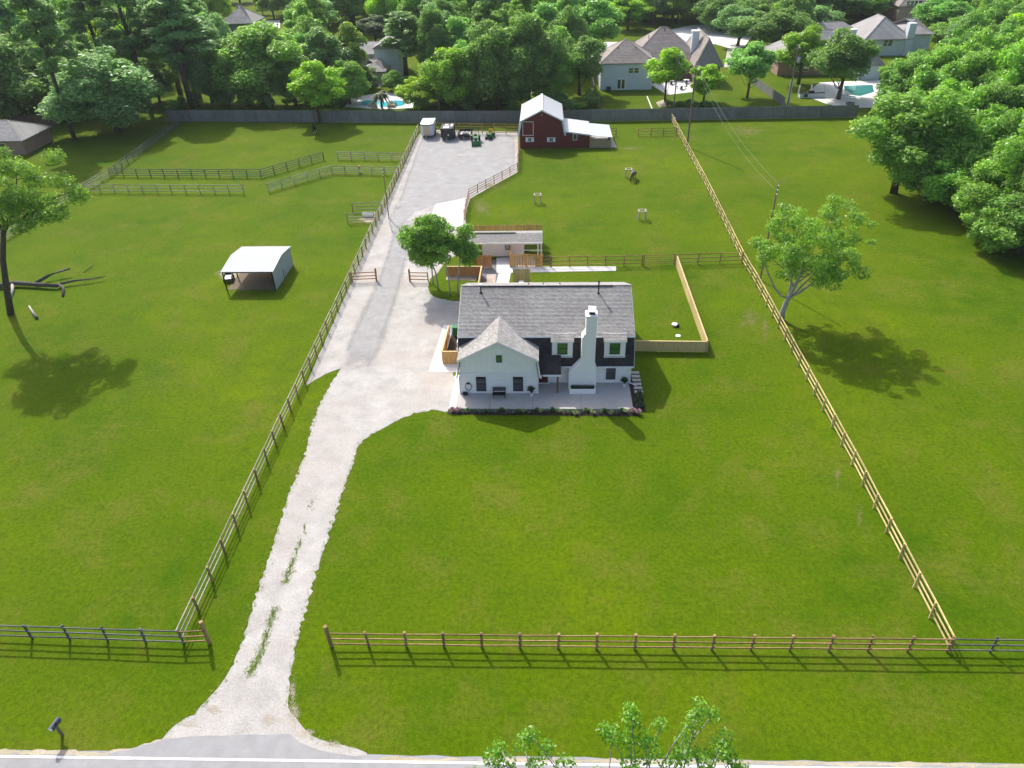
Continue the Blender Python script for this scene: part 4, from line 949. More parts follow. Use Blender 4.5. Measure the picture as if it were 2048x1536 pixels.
def make_variants():
    for i in range(4):
        rng = np.random.default_rng(100+i); cl = broad_clumps(rng, 14, 5.5, 3.2, 62, fr=(.12, .30))
        tr = [(0, 0, -.1), (.1, .05, 2), (.05, .1, 4.5), (-.1, 0, 7.5), (0, .1, 10)]
        VAR['broad', i] = (wood_mesh('trunk', tr, [.34, .26, .22, .15, .07], cl[:12], M_BARK, rng), leaf_cloud('crown', cl, .27, 330, rng))
    for i in range(3):
        rng = np.random.default_rng(150+i); cl = broad_clumps(rng, 12, 5.5, .8, 74, fr=(.12, .30))
        tr = [(0, 0, -.1), (.1, .05, 2), (.05, .1, 4.5), (-.1, 0, 7.5), (0, .1, 9)]
        VAR['dense', i] = (wood_mesh('trunk', tr, [.34, .26, .22, .15, .07], cl[:8], M_BARK, rng), leaf_cloud('crown', cl, .27, 330, rng))
    for i in range(3):
        rng = np.random.default_rng(200+i); cl = []
        for k in range(46):
            z = rng.uniform(10.5, 24); w_ = 3.1*(1-(abs(z-14)/10.5)**1.6)+.5; a = rng.uniform(0, 6.28); u = rng.uniform(.3, 1)
            r = rng.uniform(.7, 1.25); cl.append((math.cos(a)*w_*u, math.sin(a)*w_*u, z, r, r*.6))
        tr = [(0, 0, -.1), (.1, .0, 6), (.0, .15, 12), (.15, 0, 18), (0, .1, 23.5)]
        VAR['pine', i] = (wood_mesh('trunk', tr, [.36, .3, .25, .16, .05], cl[:18], M_BARK, rng, .25, fork=.5), leaf_cloud('crown', cl, .30, 330, rng, elong=2.6))
    for i in range(3):
        rng = np.random.default_rng(250+i); cl = broad_clumps(rng, 11, 3.6, 2.4, 54, fr=(.14, .28))
        tr = [(0, 0, -.1), (.05, .05, 2), (.0, .1, 4.5), (-.05, 0, 7), (0, .0, 9.5)]
        VAR['slim', i] = (wood_mesh('trunk', tr, [.17, .14, .11, .08, .03], cl[:12], M_BARK, rng), leaf_cloud('crown', cl, .25, 420, rng))
    for i in range(3):
        rng = np.random.default_rng(300+i); cl = broad_clumps(rng, 2.0, 1.2, .25, 14, fr=(.3, .45))
        VAR['bush', i] = (wood_mesh('stem', [(0, 0, -.05), (0, 0, .5), (.05, 0, 1.1)], [.05, .04, .02], cl[:6], M_BARK, rng, fork=.2), leaf_cloud('crown', cl, .2, 330, rng))
make_variants()
NOM = dict(broad=(14, 5.5), dense=(12, 5.5), pine=(24, 3.2), slim=(11, 3.6), bush=(2, 1.2))
TREES = []
def tree(kind, label, p, h, r, colr, rz=0.0, group=None, name=None, cat='tree', var=None):
    H, R = NOM[kind]; v = var if var is not None else len(TREES) % (4 if kind == 'broad' else 3)
    t = thing(name or {'pine': 'pine_tree', 'bush': 'shrub'}.get(kind, 'leafy_tree'), label, cat, (0, 0, 0), group)
    tm, cm = VAR[kind, v]
    a = obj('trunk' if kind != 'bush' else 'stem', tm, t); b = obj('crown', cm, t); b.color = (*colr, 1)
    t.location = p; t.rotation_euler = (0, 0, rz); s = r/R; t.scale = (s, s, h/H); TREES.append((p.x, p.y, r)); return t
CD, CM, CL, CB, CP, CY = (.185, .32, .085), (.235, .41, .085), (.32, .53, .055), (.245, .41, .17), (.22, .36, .135), (.34, .49, .045)
CG = (.27, .50, .14)
def ptree(kind, label, px, pyb, pyt, wpx, colr, **kw):
    """tree from its foot pixel, top row and crown width in pixels"""
    p = G(px, pyb); h = min(top_z(px, pyb, pyt), 36); r = 1.13*wpx/2*(p-Vector((0, 0, CAMH))).length/FPX
    return tree(kind, label, p, h, r, colr, rz=px*.37, **kw)
T = ptree
T('dense', 'broad dark tree at the far upper left above the neighbour roof', 50, 242, 72, 165, CD)
T('dense', 'big blue-green spreading tree at the left end of the grey board fence', 238, 262, 92, 195, CB)
T('pine', 'tall bare-trunked pine leaning over the upper left corner', 150, 280, -60, 60, CP)
T('pine', 'tall pine trunk rising behind the blue-green spreading tree', 232, 214, -70, 70, CP)
T('pine', 'tall pine right of the blue-green spreading tree', 300, 216, -60, 75, CP)
T('pine', 'tall pine standing just behind the left end of the grey fence', 386, 222, -20, 85, CB)
T('pine', 'tall bluish pine behind the fence corner with bare shaded trunk', 398, 197, -40, 90, CB)
T('pine', 'slender pine beside the grey gabled house at upper left', 362, 192, -30, 70, CP)
T('dense', 'bluish tree left of the bright-topped dark tree', 425, 205, 28, 105, CB)
T('dense', 'large dark tree with bright green top behind the grey fence', 540, 213, 48, 170, CM)
T('slim', 'bright green tree standing in front of the grey board fence', 640, 246, 112, 102, CL)
T('slim', 'grey-green pine right of the bright tree before the fence', 662, 192, 52, 85, CP)
T('slim', 'olive green tree left of the cream house', 697, 178, 42, 85, (.22, .34, .05))
T('dense', 'mid green bushy tree left of the turquoise pool', 700, 208, 118, 85, CM)
T('broad', 'dark grey-green magnolia behind the cream house', 752, 86, 28, 75, (.12, .18, .10))
T('pine', 'dark pine with straight trunk right of the cream house', 813, 165, 28, 72, CP)
T('slim', 'bright green tree behind the pine near the cream house', 860, 160, 34, 75, CL)
T('dense', 'yellow-green bushy tree beside the transformer pole', 838, 216, 150, 78, CY)
T('dense', 'wide light green tree right of the transformer pole', 908, 224, 94, 122, (.24, .41, .06))
T('slim', 'pale feathery tree behind the wide light green tree', 925, 165, 22, 90, CG)
T('dense', 'tall dark tree behind the trailers and barn, left one', 998, 218, 28, 130, CD)
T('dense', 'tall dark tree directly behind the red barn', 1058, 212, 25, 125, CD)
T('slim', 'mid green tree rising behind the barn ridge', 1112, 206, 78, 74, CM)
T('broad', 'dark tree left of the white two-storey house', 1158, 190, 62, 98, CD)
T('slim', 'pale bright green willow-like tree left of the white house roof', 1172, 128, -8, 125, CG)
T('slim', 'pale green airy tree at the top centre', 1095, 130, -5, 100, CG)
T('slim', 'bright green lawn tree in front of the white two-storey house', 1330, 204, 92, 86, CL)
T('slim', 'small bright green tree right of the tall pole', 1406, 206, 124, 76, CL)
T('slim', 'pale green feathery young tree on the lawn beside the side fence', 1494, 196, 78, 88, CG)
T('broad', 'bright mid green tree left of the right-hand transformer pole', 1596, 168, 52, 98, (.24, .41, .05))
T('broad', 'dark green tree shading the patio with blue loungers', 1676, 198, 54, 118, CD)
T('broad', 'dark tree across the street above the side fence', 1545, 110, 8, 120, CD)
T('broad', 'dark blue-green tree beside the pale street', 1475, 92, 8, 90, CB)
T('broad', 'round dark tree at the top right of the white house', 1410, 48, -25, 90, CD)
T('broad', 'wide dark tree behind the right-hand houses', 1640, 52, -35, 170, CD)
T('slim', 'light green tree behind the white house chimney', 1255, 60, -10, 80, CL)
for (x, yb, yt, w_, c_, lab) in [
        (455, 208, 120, 75, CD, 'dark bushy tree just right of the bare pine trunks behind the grey fence'),
        (500, 210, 105, 80, CM, 'mid green bushy tree at the left foot of the bright-topped dark tree'),
        (592, 211, 110, 80, CD, 'dark bushy tree at the right foot of the bright-topped dark tree'),
        (612, 206, 130, 60, CB, 'bluish bushy tree directly behind the bright tree before the fence'),
        (958, 218, 105, 80, CM, 'mid green bushy tree behind the black trailer, right of the light green one'),
        (1030, 216, 110, 80, CD, 'dark bushy tree behind the fence just left of the barn ridge'),
        (1092, 212, 130, 66, CM, 'mid green bushy tree behind the barn roof, right of its ridge'),
        (880, 206, 120, 70, CM, 'mid green tree immediately behind the trailer-side transformer pole'),
        (940, 200, 70, 80, CG, 'pale green full tree above the black trailer'),
        (730, 176, 130, 50, CD, 'dark small tree against the left wall of the cream house'),
        (790, 182, 140, 50, CM, 'mid green small tree right of the cream house rear wing'),
        (120, 236, 130, 90, CD, 'dark full tree behind the leaning pine at the upper left'),
        (180, 232, 120, 90, CM, 'mid green full tree between the leaning pine and the blue-green tree'),
        (10, 232, 110, 90, CB, 'bluish full tree cut by the left picture edge above the neighbour roof'),
        (320, 205, 110, 70, CD, 'dark full tree just right of the blue-green spreading tree'),
        (1440, 62, -10, 90, CD, 'dark tree beyond the pale street, right of the white house chimney'),
        (1500, 70, -5, 90, CD, 'dark tree over the far end of the pale street'),
        (1570, 70, 0, 100, CM, 'mid green tree above the roof of the brick house, left one'),
        (1620, 86, 10, 90, CB, 'bluish tree above the left end of the brick house roof'),
        (1725, 36, -30, 100, CM, 'mid green tree at the top edge behind the white-walled house'),
        (1345, 40, -30, 90, CM, 'mid green tree at the top edge above the white house ridge'),
        (1290, 42, -30, 90, CG, 'pale green tree at the top edge above the white house ridge'),
        (1880, 60, -10, 100, CG, 'pale green tree right of the white-walled house at the wood edge'),
        (1905, 100, 30, 90, CM, 'mid green tree where the right wood meets the white-walled house')]:
    T('dense', lab, x, yb, yt, w_, c_)
# right-hand wood
T('broad', 'rounded green tree with bare trunk standing out from the right wood', 1787, 386, 168, 200, CM)
rr = random.Random(11)
RW = [(1850, 395, 13), (1935, 415, 15), (2010, 470, 15), (2085, 520, 15), (1880, 345, 14), (1960, 360, 16), (2050, 400, 17), (1840, 292, 14), (1905, 285, 15), (1985, 300, 17), (2075, 330, 18),
      (1858, 240, 14), (1925, 225, 15), (2005, 235, 17), (2090, 260, 18), (1890, 190, 14), (1965, 180, 15), (2045, 190, 17), (1930, 150, 14), (2010, 145, 16), (2080, 150, 16), (1975, 115, 14), (2050, 110, 16), (2020, 85, 15), (1800, 235, 12), (1815, 205, 11), (2160, 470, 16), (2150, 380, 17), (1905, 425, 8), (1960, 462, 9), (2035, 510, 9), (1872, 405, 8), (1835, 345, 11), (1870, 315, 12), (1930, 320, 14), (2000, 400, 14)]
for i, (x, y, h) in enumerate(RW):
    p = G(x, y); k = rr.uniform(.85, 1.15)
    tree('dense', 'leafy green tree crowded into the wood along the right edge', p, h*rr.uniform(.9, 1.08), rr.uniform(6.0, 7.6), (.215*k, .39*k*rr.uniform(.95, 1.1), .08), rz=i*1.3, group='trees of the right-hand wood', name='woodland_tree')
T('dense', 'bright yellow-green bamboo-like shrub at the foot of the right wood', 1862, 400, 318, 75, CY, name='shrub', cat='shrub')
T('dense', 'low rounded green tree at the near edge of the right wood', 1990, 505, 395, 120, CM)
# far wood beyond the gardens
HOLES = []
def keep_clear(x0, y0, x1, y1): HOLES.append((x0, y0, x1, y1))

# ================================================================== BACKGROUND HOUSES
M_BROOF = shingle_mat('brown_grey_shingle', (.27, .235, .215), .12, 2.0)
M_GROOF = shingle_mat('grey_shingle', (.29, .285, .28), .12, 2.0)
M_BRICK = mat('tan_brick', (.34, .22, .165), .9, .2, 8)
M_CREAM = mat('cream_wall', (.58, .49, .37), .85, .06, 3)
M_PALE = mat('shade_blue_white', (.62, .67, .72), .75, .04, 2)  # white walls, with the blue of their shade put into the colour
M_PINKW = mat('pink_brick', (.52, .36, .30), .9, .12, 6)
def hip_roof(parent, x0, x1, y0, y1, ze, zr, m, over=.45, ridge=None, name='roof', axis='x', gable=False):
    x0 -= over; x1 += over; y0 -= over; y1 += over
    if axis == 'x':
        run = (y1-y0)/2*(0 if gable else .95); ym = (y0+y1)/2; a, b = (x0+run, ym), (x1-run, ym)
    else:
        run = (x1-x0)/2*(0 if gable else .95); xm_ = (x0+x1)/2; a, b = (xm_, y0+run), (xm_, y1-run)
    V = [(x0, y0, ze), (x1, y0, ze), (x1, y1, ze), (x0, y1, ze), (*a, zr), (*b, zr)]
    Fc = [(0, 1, 5, 4), (2, 3, 4, 5), (1, 2, 5), (3, 0, 4)] if axis == 'x' else [(0, 1, 4), (1, 2, 5, 4), (2, 3, 5), (3, 0, 4, 5)]
    r = poly_mesh(name, V+[(x, y, ze-.16) for x, y, _ in V[:4]], Fc+[(9, 8, 7, 6), (0, 6, 7, 1), (1, 7, 8, 2), (2, 8, 9, 3), (3, 9, 6, 0)], m, parent)
    # shingle courses on the two long faces
    L0, L1, A, B = ([Vector(V[0]), Vector(V[1]), Vector(V[4]), Vector(V[5])] if axis == 'x' else [Vector(V[1]), Vector(V[2]), Vector(V[4]), Vector(V[5])])
    n = max(6, int((A-L0).length/.6)); courses('shingle_course', L0, L1, A, B, n, m, r, .03, 1.02)
    beam('ridge_cap', V[4], V[5], .3, .06, m, r); 
    if not gable:
        for i, j in ((0, 4), (3, 4), (1, 5), (2, 5)) if axis == 'x' else ((0, 4), (1, 4), (2, 5), (3, 5)): beam('hip_cap', V[i], V[j], .28, .06, m, r)
    return r
def far_window(parent, x, z, y, w_=1.0, h=1.3, n=1):
    for i in range(n):
        xx = x+i*(w_+.25); f = box('window', xx-w_/2-.08, xx+w_/2+.08, y-.05, y-.004, z-h/2-.08, z+h/2+.08, M_TRIM, parent)
        box('pane', xx-w_/2, xx+w_/2, y-.065, y-.052, z-h/2, z-.04, M_GLASS, f); box('pane', xx-w_/2, xx+w_/2, y-.065, y-.052, z+.04, z+h/2, M_GLASS, f)
def pipes(parent, pts):
    for (x, y, z) in pts: rod('vent_pipe', (x, y, z-.3), (x, y, z+.6), .09, M_BLACK, parent, 8)
# white two-storey house behind the barn
Y1 = 178.0
h1 = thing('two_storey_house', 'white two-storey house with brown hip roofs behind the barn', 'house', (25, Y1, 0))
xa, xb = AY(1200, 182, Y1).x, AY(1303, 182, Y1).x; ze = AY(1250, 126, Y1).z
box('wall', xa, xb, Y1, Y1+12, 0, ze, M_PALE, h1)
hip_roof(h1, xa, xb, Y1, Y1+12, ze, ze+4.0, M_BROOF)
far_window(h1, AY(1262, 140, Y1).x, AY(1262, 141, Y1).z, Y1, 1.0, 1.0, 2)
d = box('french_door', AY(1234, 170, Y1).x, AY(1251, 170, Y1).x, Y1-.06, Y1-.004, .1, 2.5, M_TRIM, h1)
for px in (1238, 1246): c = AY(px, 170, Y1).x; box('pane', c-.34, c+.34, Y1-.075, Y1-.062, .35, 2.3, M_GLASS, d)
for i in range(12): box('siding_board', xa, xb, Y1-.03, Y1-.005, .3+i*ze/12.5, .3+(i+.96)*ze/12.5, M_PALE, h1) if False else None
Ym = Y1+11; mx0, mx1 = AY(1262, 118, Ym).x, AY(1402, 118, Ym).x; zm_ = AY(1340, 121, Ym).z
box('main_wall', mx0, mx1, Ym, Ym+15, 0, zm_, M_BRICK, h1)
hip_roof(h1, mx0, mx1, Ym, Ym+16, zm_, AY(1320, 54, Ym+8).z, M_BROOF, .6)
Yw = Y1+4; wx0_, wx1_ = AY(1392, 140, Yw).x, AY(1440, 140, Yw).x; zw = AY(1420, 132, Yw).z
box('wing_wall', wx0_, wx1_, Yw, Yw+20, 0, max(zw, 2.8), M_BRICK, h1); hip_roof(h1, wx0_, wx1_, Yw, Yw+20, max(zw, 2.8), AY(1400, 64, Yw+11).z, M_BROOF, .5, axis='y')
cz_ = AY(1392, 63, Ym+2).z; chx = AY(1390, 80, Ym+2).x
cm_ = box('chimney', chx-.8, chx+.8, Ym+1.3, Ym+2.9, 0, cz_, M_PALE, h1); box('chimney_cap', chx-.95, chx+.95, Ym+1.15, Ym+3.05, cz_, cz_+.25, M_TRIM, cm_)
pipes(h1, [(AY(1298, 72, Ym+6).x, Ym+6, AY(1298, 75, Ym+6).z), (AY(1330, 58, Ym+7).x, Ym+7, AY(1330, 62, Ym+7).z), (xa+4, Y1+3.5, ze+2.2), (xa+8, Y1+3.5, ze+2.2)])
bxx = AY(1217, 181, Y1-.6).x; acu = thing('heat_pump', 'dark heat pump unit against the white two-storey house', 'air conditioner'); box('cabinet', -.45, .45, -.4, .4, 0, .95, M_BLACK, acu); rod('fan_guard', (0, 0, .95), (0, 0, .98), .33, M_GREYW, acu, 12); place(acu, (bxx, Y1-.7, 0))
# patio furniture of that garden
sheet('garden_patio', gp([(1300, 168), (1400, 158), (1412, 172), (1385, 184), (1335, 190)]), .02, M_CONC)
def patio_set(px, py, cl, label):
    s = thing('garden_table', label, 'table'); rod('table_top', (0, 0, .7), (0, 0, .74), .7, cl, s, 14); rod('pedestal', (0, 0, 0), (0, 0, .7), .06, M_BLACK, s, 8); rod('foot', (0, 0, 0), (0, 0, .05), .35, M_BLACK, s, 10)
    place(s, G(px, py))
    for k in range(3):
        a = k*2.1+.4; c = thing('garden_chair', 'dark garden chair around a table on the white house patio', 'chair', group='garden chairs on the white house patio')
        box('seat', -.25, .25, -.25, .25, .42, .47, M_BLACK, c); box('backrest', -.25, .25, .22, .27, .47, .95, M_BLACK, c)
        for (x, y) in ((-.22, -.22), (.18, -.22), (-.22, .2), (.18, .2)): box('leg', x, x+.04, y, y+.04, 0, .42, M_BLACK, c)
        q = G(px, py); place(c, (q.x+1.15*math.cos(a), q.y+1.15*math.sin(a), 0), a-math.pi/2)
patio_set(1342, 168, M_POT, 'pale round garden table nearest the lawn tree trunk'); patio_set(1372, 166, M_POT, 'pale round garden table in the middle of the white house patio'); patio_set(1362, 178, M_POT, 'pale round garden table at the lawn edge of the white house patio')
o = beam('white_pipe', G(1294, 193)+Vector((0, 0, .06)), G(1304, 218)+Vector((0, 0, .06)), .22, .1, M_POT); tag(o, 'long white plank lying on the lawn of the white house', 'plank')
sheet('mulch_ring', gp([(1312, 205), (1328, 199), (1346, 204), (1345, 212), (1318, 214)]), .02, M_DIRT)
for i in range(9): T('bush', 'low dark shrub in the hedge row behind the grey board fence', 1335+i*11, 215-rr.uniform(0, 3), 200+rr.uniform(-2, 4), 16, CD, group='hedge shrubs behind the grey fence')
# right-hand house with blue loungers
Y2 = 190.0
h2 = thing('brick_house', 'brick house with grey-brown roof and white chimney among dark trees', 'house', (75, Y2, 0))
x0, x1 = AY(1552, 160, Y2).x, AY(1735, 160, Y2).x
box('wall', x0, x1, Y2, Y2+16, 0, 3.2, M_BRICK, h2); hip_roof(h2, x0, x1, Y2, Y2+17, 3.2, AY(1690, 58, Y2+8.5).z, M_GROOF, .5)
cx = AY(1703, 75, Y2+4).x; box('chimney', cx-.7, cx+.7, Y2+3.3, Y2+4.7, 0, AY(1703, 60, Y2+4).z, M_PALE, h2); box('chimney_cap', cx-.85, cx+.85, Y2+3.15, Y2+4.85, AY(1703, 60, Y2+4).z, AY(1703, 60, Y2+4).z+.25, M_TRIM, h2)
gx0, gx1 = AY(1722, 130, Y2-6).x, AY(1765, 130, Y2-6).x
box('garage_wall', gx0, gx1, Y2-6, Y2+8, 0, 3.4, M_PALE, h2); hip_roof(h2, gx0, gx1, Y2-6, Y2+8, 3.4, 6.6, M_GROOF, .4, axis='y')
far_window(h2, x0+5, 1.7, Y2, 1.4, 1.4, 2)
sheet('pool_deck', gp([(1605, 190), (1640, 165), (1760, 160), (1770, 215), (1690, 216), (1650, 207)]), .02, M_CONC)
sheet('pool_water', gp([(1688, 172), (1745, 170), (1748, 184), (1720, 192), (1690, 188)]), .04, mat('teal_water', (.02, .22, .2), .08, .1, 1.5, spec=.5))
for (px, py, nm) in ((1686, 193, 'bright blue pool lounger left of the teal pool'), (1701, 196, 'bright blue pool lounger nearer the teal pool')):
    l = thing('pool_lounger', nm, 'lounger'); M_LB = mat('blue_fabric', (.03, .33, .5), .7, .05, 4)
    box('seat', -.3, .3, -.9, .3, .28, .34, M_LB, l); beam('backrest', (0, .3, .33), (0, .85, .75), .6, .05, M_LB, l)
    for (x, y) in ((-.27, -.8), (.23, -.8), (-.27, .2), (.23, .2)): box('leg', x, x+.04, y, y+.04, 0, .28, M_POT, l)
    place(l, G(px, py), 1.2)
fp = thing('fire_pit', 'round dark stone fire pit on the pool patio', 'fire pit')
bm = bmesh.new()
for i in range(14):
    a = i*2*math.pi/14; q = bmesh.ops.create_cube(bm, size=1)['verts']; bmesh.ops.scale(bm, vec=(.3, .36, .4), verts=q); bmesh.ops.rotate(bm, verts=q, cent=(0, 0, 0), matrix=Matrix.Rotation(a, 3, 'Z')); bmesh.ops.translate(bm, vec=(.75*math.cos(a), .75*math.sin(a), .2), verts=q)
obj('stone_ring', from_bm('stone_ring', bm, M_GREYW), fp); rod('ash', (0, 0, 0), (0, 0, .12), .6, M_BLACK, fp, 14); place(fp, G(1700, 209))
pg = thing('outdoor_kitchen', 'pale outdoor kitchen counter under the dark tree by the pool', 'counter')
box('counter', -2.6, 2.6, -.4, .4, 0, .95, M_PALE, pg); box('counter_top', -2.7, 2.7, -.5, .5, .95, 1.03, M_BLACK, pg); box('grill', -.8, .4, -.35, .35, 1.03, 1.4, M_BLACK, pg); box('oven_door', -1.7, -.9, -.43, -.402, .2, .8, M_BLACK, pg)
for x in (-2.6, 0, 2.6): rod('column', (x, .8, 0), (x, .8, 2.4), .14, M_TRIM, pg, 10)
place(pg, G(1622, 195))
# white-walled house, farther right
Y3 = 212.0
h3 = thing('gabled_house', 'white-walled house with large grey gable roofs at the upper right', 'house', (100, Y3, 0))
x0, x1 = AY(1735, 100, Y3).x, AY(1800, 100, Y3).x; ze = AY(1760, 78, Y3).z
box('wall', x0, x1+2, Y3, Y3+14, 0, ze, M_PALE, h3); hip_roof(h3, x0-1, x1+2, Y3, Y3+16, ze, AY(1790, 30, Y3+8).z, M_GROOF, .6, axis='y', gable=False)
box('left_wing', x0-15, x0, Y3+6, Y3+18, 0, 3.4, M_BRICK, h3); hip_roof(h3, x0-15, x0+2, Y3+6, Y3+18, 3.4, AY(1740, 42, Y3+12).z, M_GROOF, .5)
xr = AY(1870, 75, Y3).x; box('right_wall', x1+2, xr, Y3+2, Y3+14, 0, AY(1840, 68, Y3+2).z, M_PALE, h3); hip_roof(h3, x1, xr, Y3+2, Y3+14, AY(1840, 68, Y3+2).z, AY(1840, 36, Y3+8).z, M_GROOF, .5)
cx = AY(1816, 60, Y3+2).x; box('chimney', cx-.9, cx+.9, Y3-.6, Y3+1.4, 0, AY(1816, 45, Y3+1).z, M_PALE, h3)
far_window(h3, AY(1771, 86, Y3).x, AY(1771, 86, Y3).z, Y3, 1.0, 1.4, 2)
Y4 = 268.0
h4 = thing('pink_house', 'pinkish brick house at the top right edge', 'house', (130, Y4, 0))
x0, x1 = AY(1795, 30, Y4).x, AY(1860, 30, Y4).x; box('wall', x0, x1, Y4, Y4+12, 0, AY(1820, 12, Y4).z, M_PINKW, h4); hip_roof(h4, x0, x1, Y4, Y4+12, AY(1820, 12, Y4).z, AY(1820, 12, Y4).z+4.5, M_BROOF, .5)
far_window(h4, x0+2.5, 5.0, Y4, 1.0, 1.6, 4)
# cream house with pool, centre left
Y5 = 196.0
h5 = thing('cream_house', 'cream and white house with grey roofs and deck behind the pool', 'house', (-50, Y5, 0))
x0, xm5, x1 = AY(715, 120, Y5).x, AY(752, 120, Y5).x, AY(800, 120, Y5).x; ze = AY(735, 108, Y5).z
box('wall', x0-2, xm5, Y5, Y5+11, 0, ze, M_CREAM, h5); hip_roof(h5, x0-3, xm5+1, Y5, Y5+11, ze, AY(735, 84, Y5+5).z, M_GROOF, .4, gable=True)
box('tower_wall', xm5, x1, Y5-1.2, Y5+11, 0, AY(770, 96, Y5-1).z, M_PALE, h5); hip_roof(h5, xm5, x1, Y5-1.2, Y5+11, AY(770, 96, Y5-1).z, AY(765, 72, Y5+5).z, M_GROOF, .4, axis='y', gable=True)
far_window(h5, AY(723, 116, Y5).x, AY(723, 116, Y5).z, Y5, 1.6, 1.6); far_window(h5, AY(744, 117, Y5).x, AY(744, 118, Y5).z, Y5, .8, 1.0)
box('rear_wing_wall', AY(722, 150, Y5-8).x, AY(768, 150, Y5-8).x, Y5-8, Y5-.01, 0, 3.0, M_CREAM, h5); hip_roof(h5, AY(722, 150, Y5-8).x, AY(768, 150, Y5-8).x, Y5-8, Y5+1, 3.0, 5.0, M_GROOF, .5)
sheet('pool_deck', gp([(690, 214), (700, 196), (760, 186), (810, 184), (830, 200), (825, 216), (760, 219)]), .02, M_CONC)
sheet('pool_water', spline(gp([(722, 209), (727, 202), (745, 201), (765, 205), (790, 201), (806, 203), (806, 211), (780, 214), (748, 213), (722, 209)]), 4)[:-1], .04, M_WATER)
sheet('garden_path', gp([(756, 166), (775, 158), (778, 163), (758, 176)]), .03, M_CONC)
for (px, py) in ((745, 214), (783, 212)):
    rk = thing('pool_rocks', 'heap of tan rocks at the edge of the turquoise pool, %s' % ('left one' if px < 760 else 'right one'), 'rocks', G(px, py))
    for i in range(7):
        b_ = bmesh.new(); bmesh.ops.create_icosphere(b_, subdivisions=1, radius=.5)
        for v in b_.verts: v.co *= rr.uniform(.7, 1.2)
        q = G(px+rr.uniform(-8, 8), py+rr.uniform(-4, 3)); obj('rock', from_bm('rock', b_, M_DIRT), rk, Matrix.Translation(q+Vector((0, 0, .3))))
# palm by the pool
pm = thing('palm_tree', 'short palm with drooping fronds beside the turquoise pool', 'palm', G(764, 217))
b0 = G(764, 217); tube('trunk', [b0, b0+Vector((.05, 0, 1.6)), b0+Vector((0, .05, 3.2))], [.28, .24, .2], M_BARK, pm)
V, Fc = [], []
for i in range(34):
    a = rr.uniform(0, 6.28); L = rr.uniform(1.8, 2.6); e = rr.uniform(-.1, .9); d = Vector((math.cos(a), math.sin(a), 0)); s_ = Vector((-d.y, d.x, 0))
    P = [b0+Vector((0, 0, 3.2))+d*(L*u)+Vector((0, 0, L*(e*u-1.1*u*u))) for u in (0, .3, .6, .85, 1)]
    k0 = len(V)
    for q, w_ in zip(P, (.05, .22, .26, .18, .02)): V += [q+s_*w_-Vector((0, 0, w_*.4)), q-s_*w_-Vector((0, 0, w_*.4))]
    Fc += [(k0+2*j, k0+2*j+1, k0+2*j+3, k0+2*j+2) for j in range(4)]
poly_mesh('fronds', V, Fc, mat('palm_frond', (.09, .12, .04), .7, .2, 5), pm)
# small blue pool glimpsed behind the barn
sheet('pool_deck', gp([(1030, 170), (1105, 166), (1110, 184), (1035, 188)]), .02, M_CONC); sheet('pool_water', gp([(1048, 172), (1075, 170), (1072, 178), (1045, 180)]), .04, M_WATER)
# grey house upper left, tiled neighbour at the left edge
Y6 = 187.0; h6 = thing('grey_gable_house', 'small grey gabled house glimpsed behind the tall pine trunks', 'house', (-130, Y6, 0))
x0, x1 = AY(378, 170, Y6).x, AY(425, 170, Y6).x; box('wall', x0, x1, Y6, Y6+9, 0, 4.0, M_GREYW, h6); hip_roof(h6, x0, x1, Y6, Y6+9, 4.0, 7.2, M_GROOF, .4, axis='y', gable=True)
far_window(h6, x0+2, 1.8, Y6, .9, 1.2)
Y7 = 134.0; h7 = thing('neighbour_house', 'low brick neighbour house with grey tiled hip roof at left edge', 'house', (-100, Y7, 0))
x0, x1 = AY(-150, 290, Y7).x, AY(46, 290, Y7).x; box('wall', x0, x1, Y7, Y7+9, 0, 2.7, M_BRICK, h7); hip_roof(h7, x0, x1, Y7, Y7+9, 2.7, 5.2, M_GROOF, .5); far_window(h7, x1-4, 1.5, Y7, 1.2, 1.2)
Y8 = 255.0; h8 = thing('far_house', 'grey house half hidden by trees at the top left', 'house', (-100, Y8, 0))
x0, x1 = AY(440, 30, Y8).x, AY(500, 30, Y8).x; box('wall', x0, x1, Y8, Y8+12, 0, 5.0, M_GREYW, h8); hip_roof(h8, x0, x1, Y8, Y8+12, 5.0, 9.5, M_GROOF, .5); far_window(h8, x0+5, 2.6, Y8, 1.2, 1.4, 2)
# street behind the houses
sheet('street', gp([(1180, 84), (1265, 84), (1330, 62), (1385, 50), (1470, 48), (1520, 60), (1500, 78), (1490, 92), (1470, 100), (1430, 88), (1300, 96), (1185, 106)]), .012, M_CONC)
sheet('street', gp([(505, 42), (560, 40), (560, 56), (515, 58)]), .012, M_CONC)
sheet('garden_path', gp([(1455, 98), (1478, 96), (1475, 112), (1465, 132), (1448, 135)]), .016, M_PATIO)

# far wood: individual trees, the sight lines to houses and streets left open
rr = random.Random(23); cnt = 0
WIN = [(690, 70, 800, 175), (1195, 50, 1445, 190), (1545, 100, 1740, 215), (1640, 35, 1700, 100), (1695, 25, 1885, 120), (1785, -5, 1865, 30), (1385, 55, 1470, 100), (1440, 100, 1500, 135), (500, 36, 560, 62), (380, 130, 430, 180), (470, 5, 505, 48), (1025, 160, 1110, 190), (690, 180, 830, 218), (1205, 70, 1265, 110)]
def project(v):
    d = Vector(v)-Vector((0, 0, CAMH)); k = d.dot(fw); return 1024+FPX*d.dot(rt)/k, 768-FPX*d.dot(up)/k
def blocks(p, h, r):
    for (a, b, c, d) in WIN:
        for z in (.5, h*.35, h*.6, h*.85, h):
            for s in (-.8, 0, .8):
                x, y = project((p.x+r*s, p.y, z))
                if a < x < c and b < y < d: return True
    return False
Y = 166.0; npine = 0; nfar = 0; nnear = 0
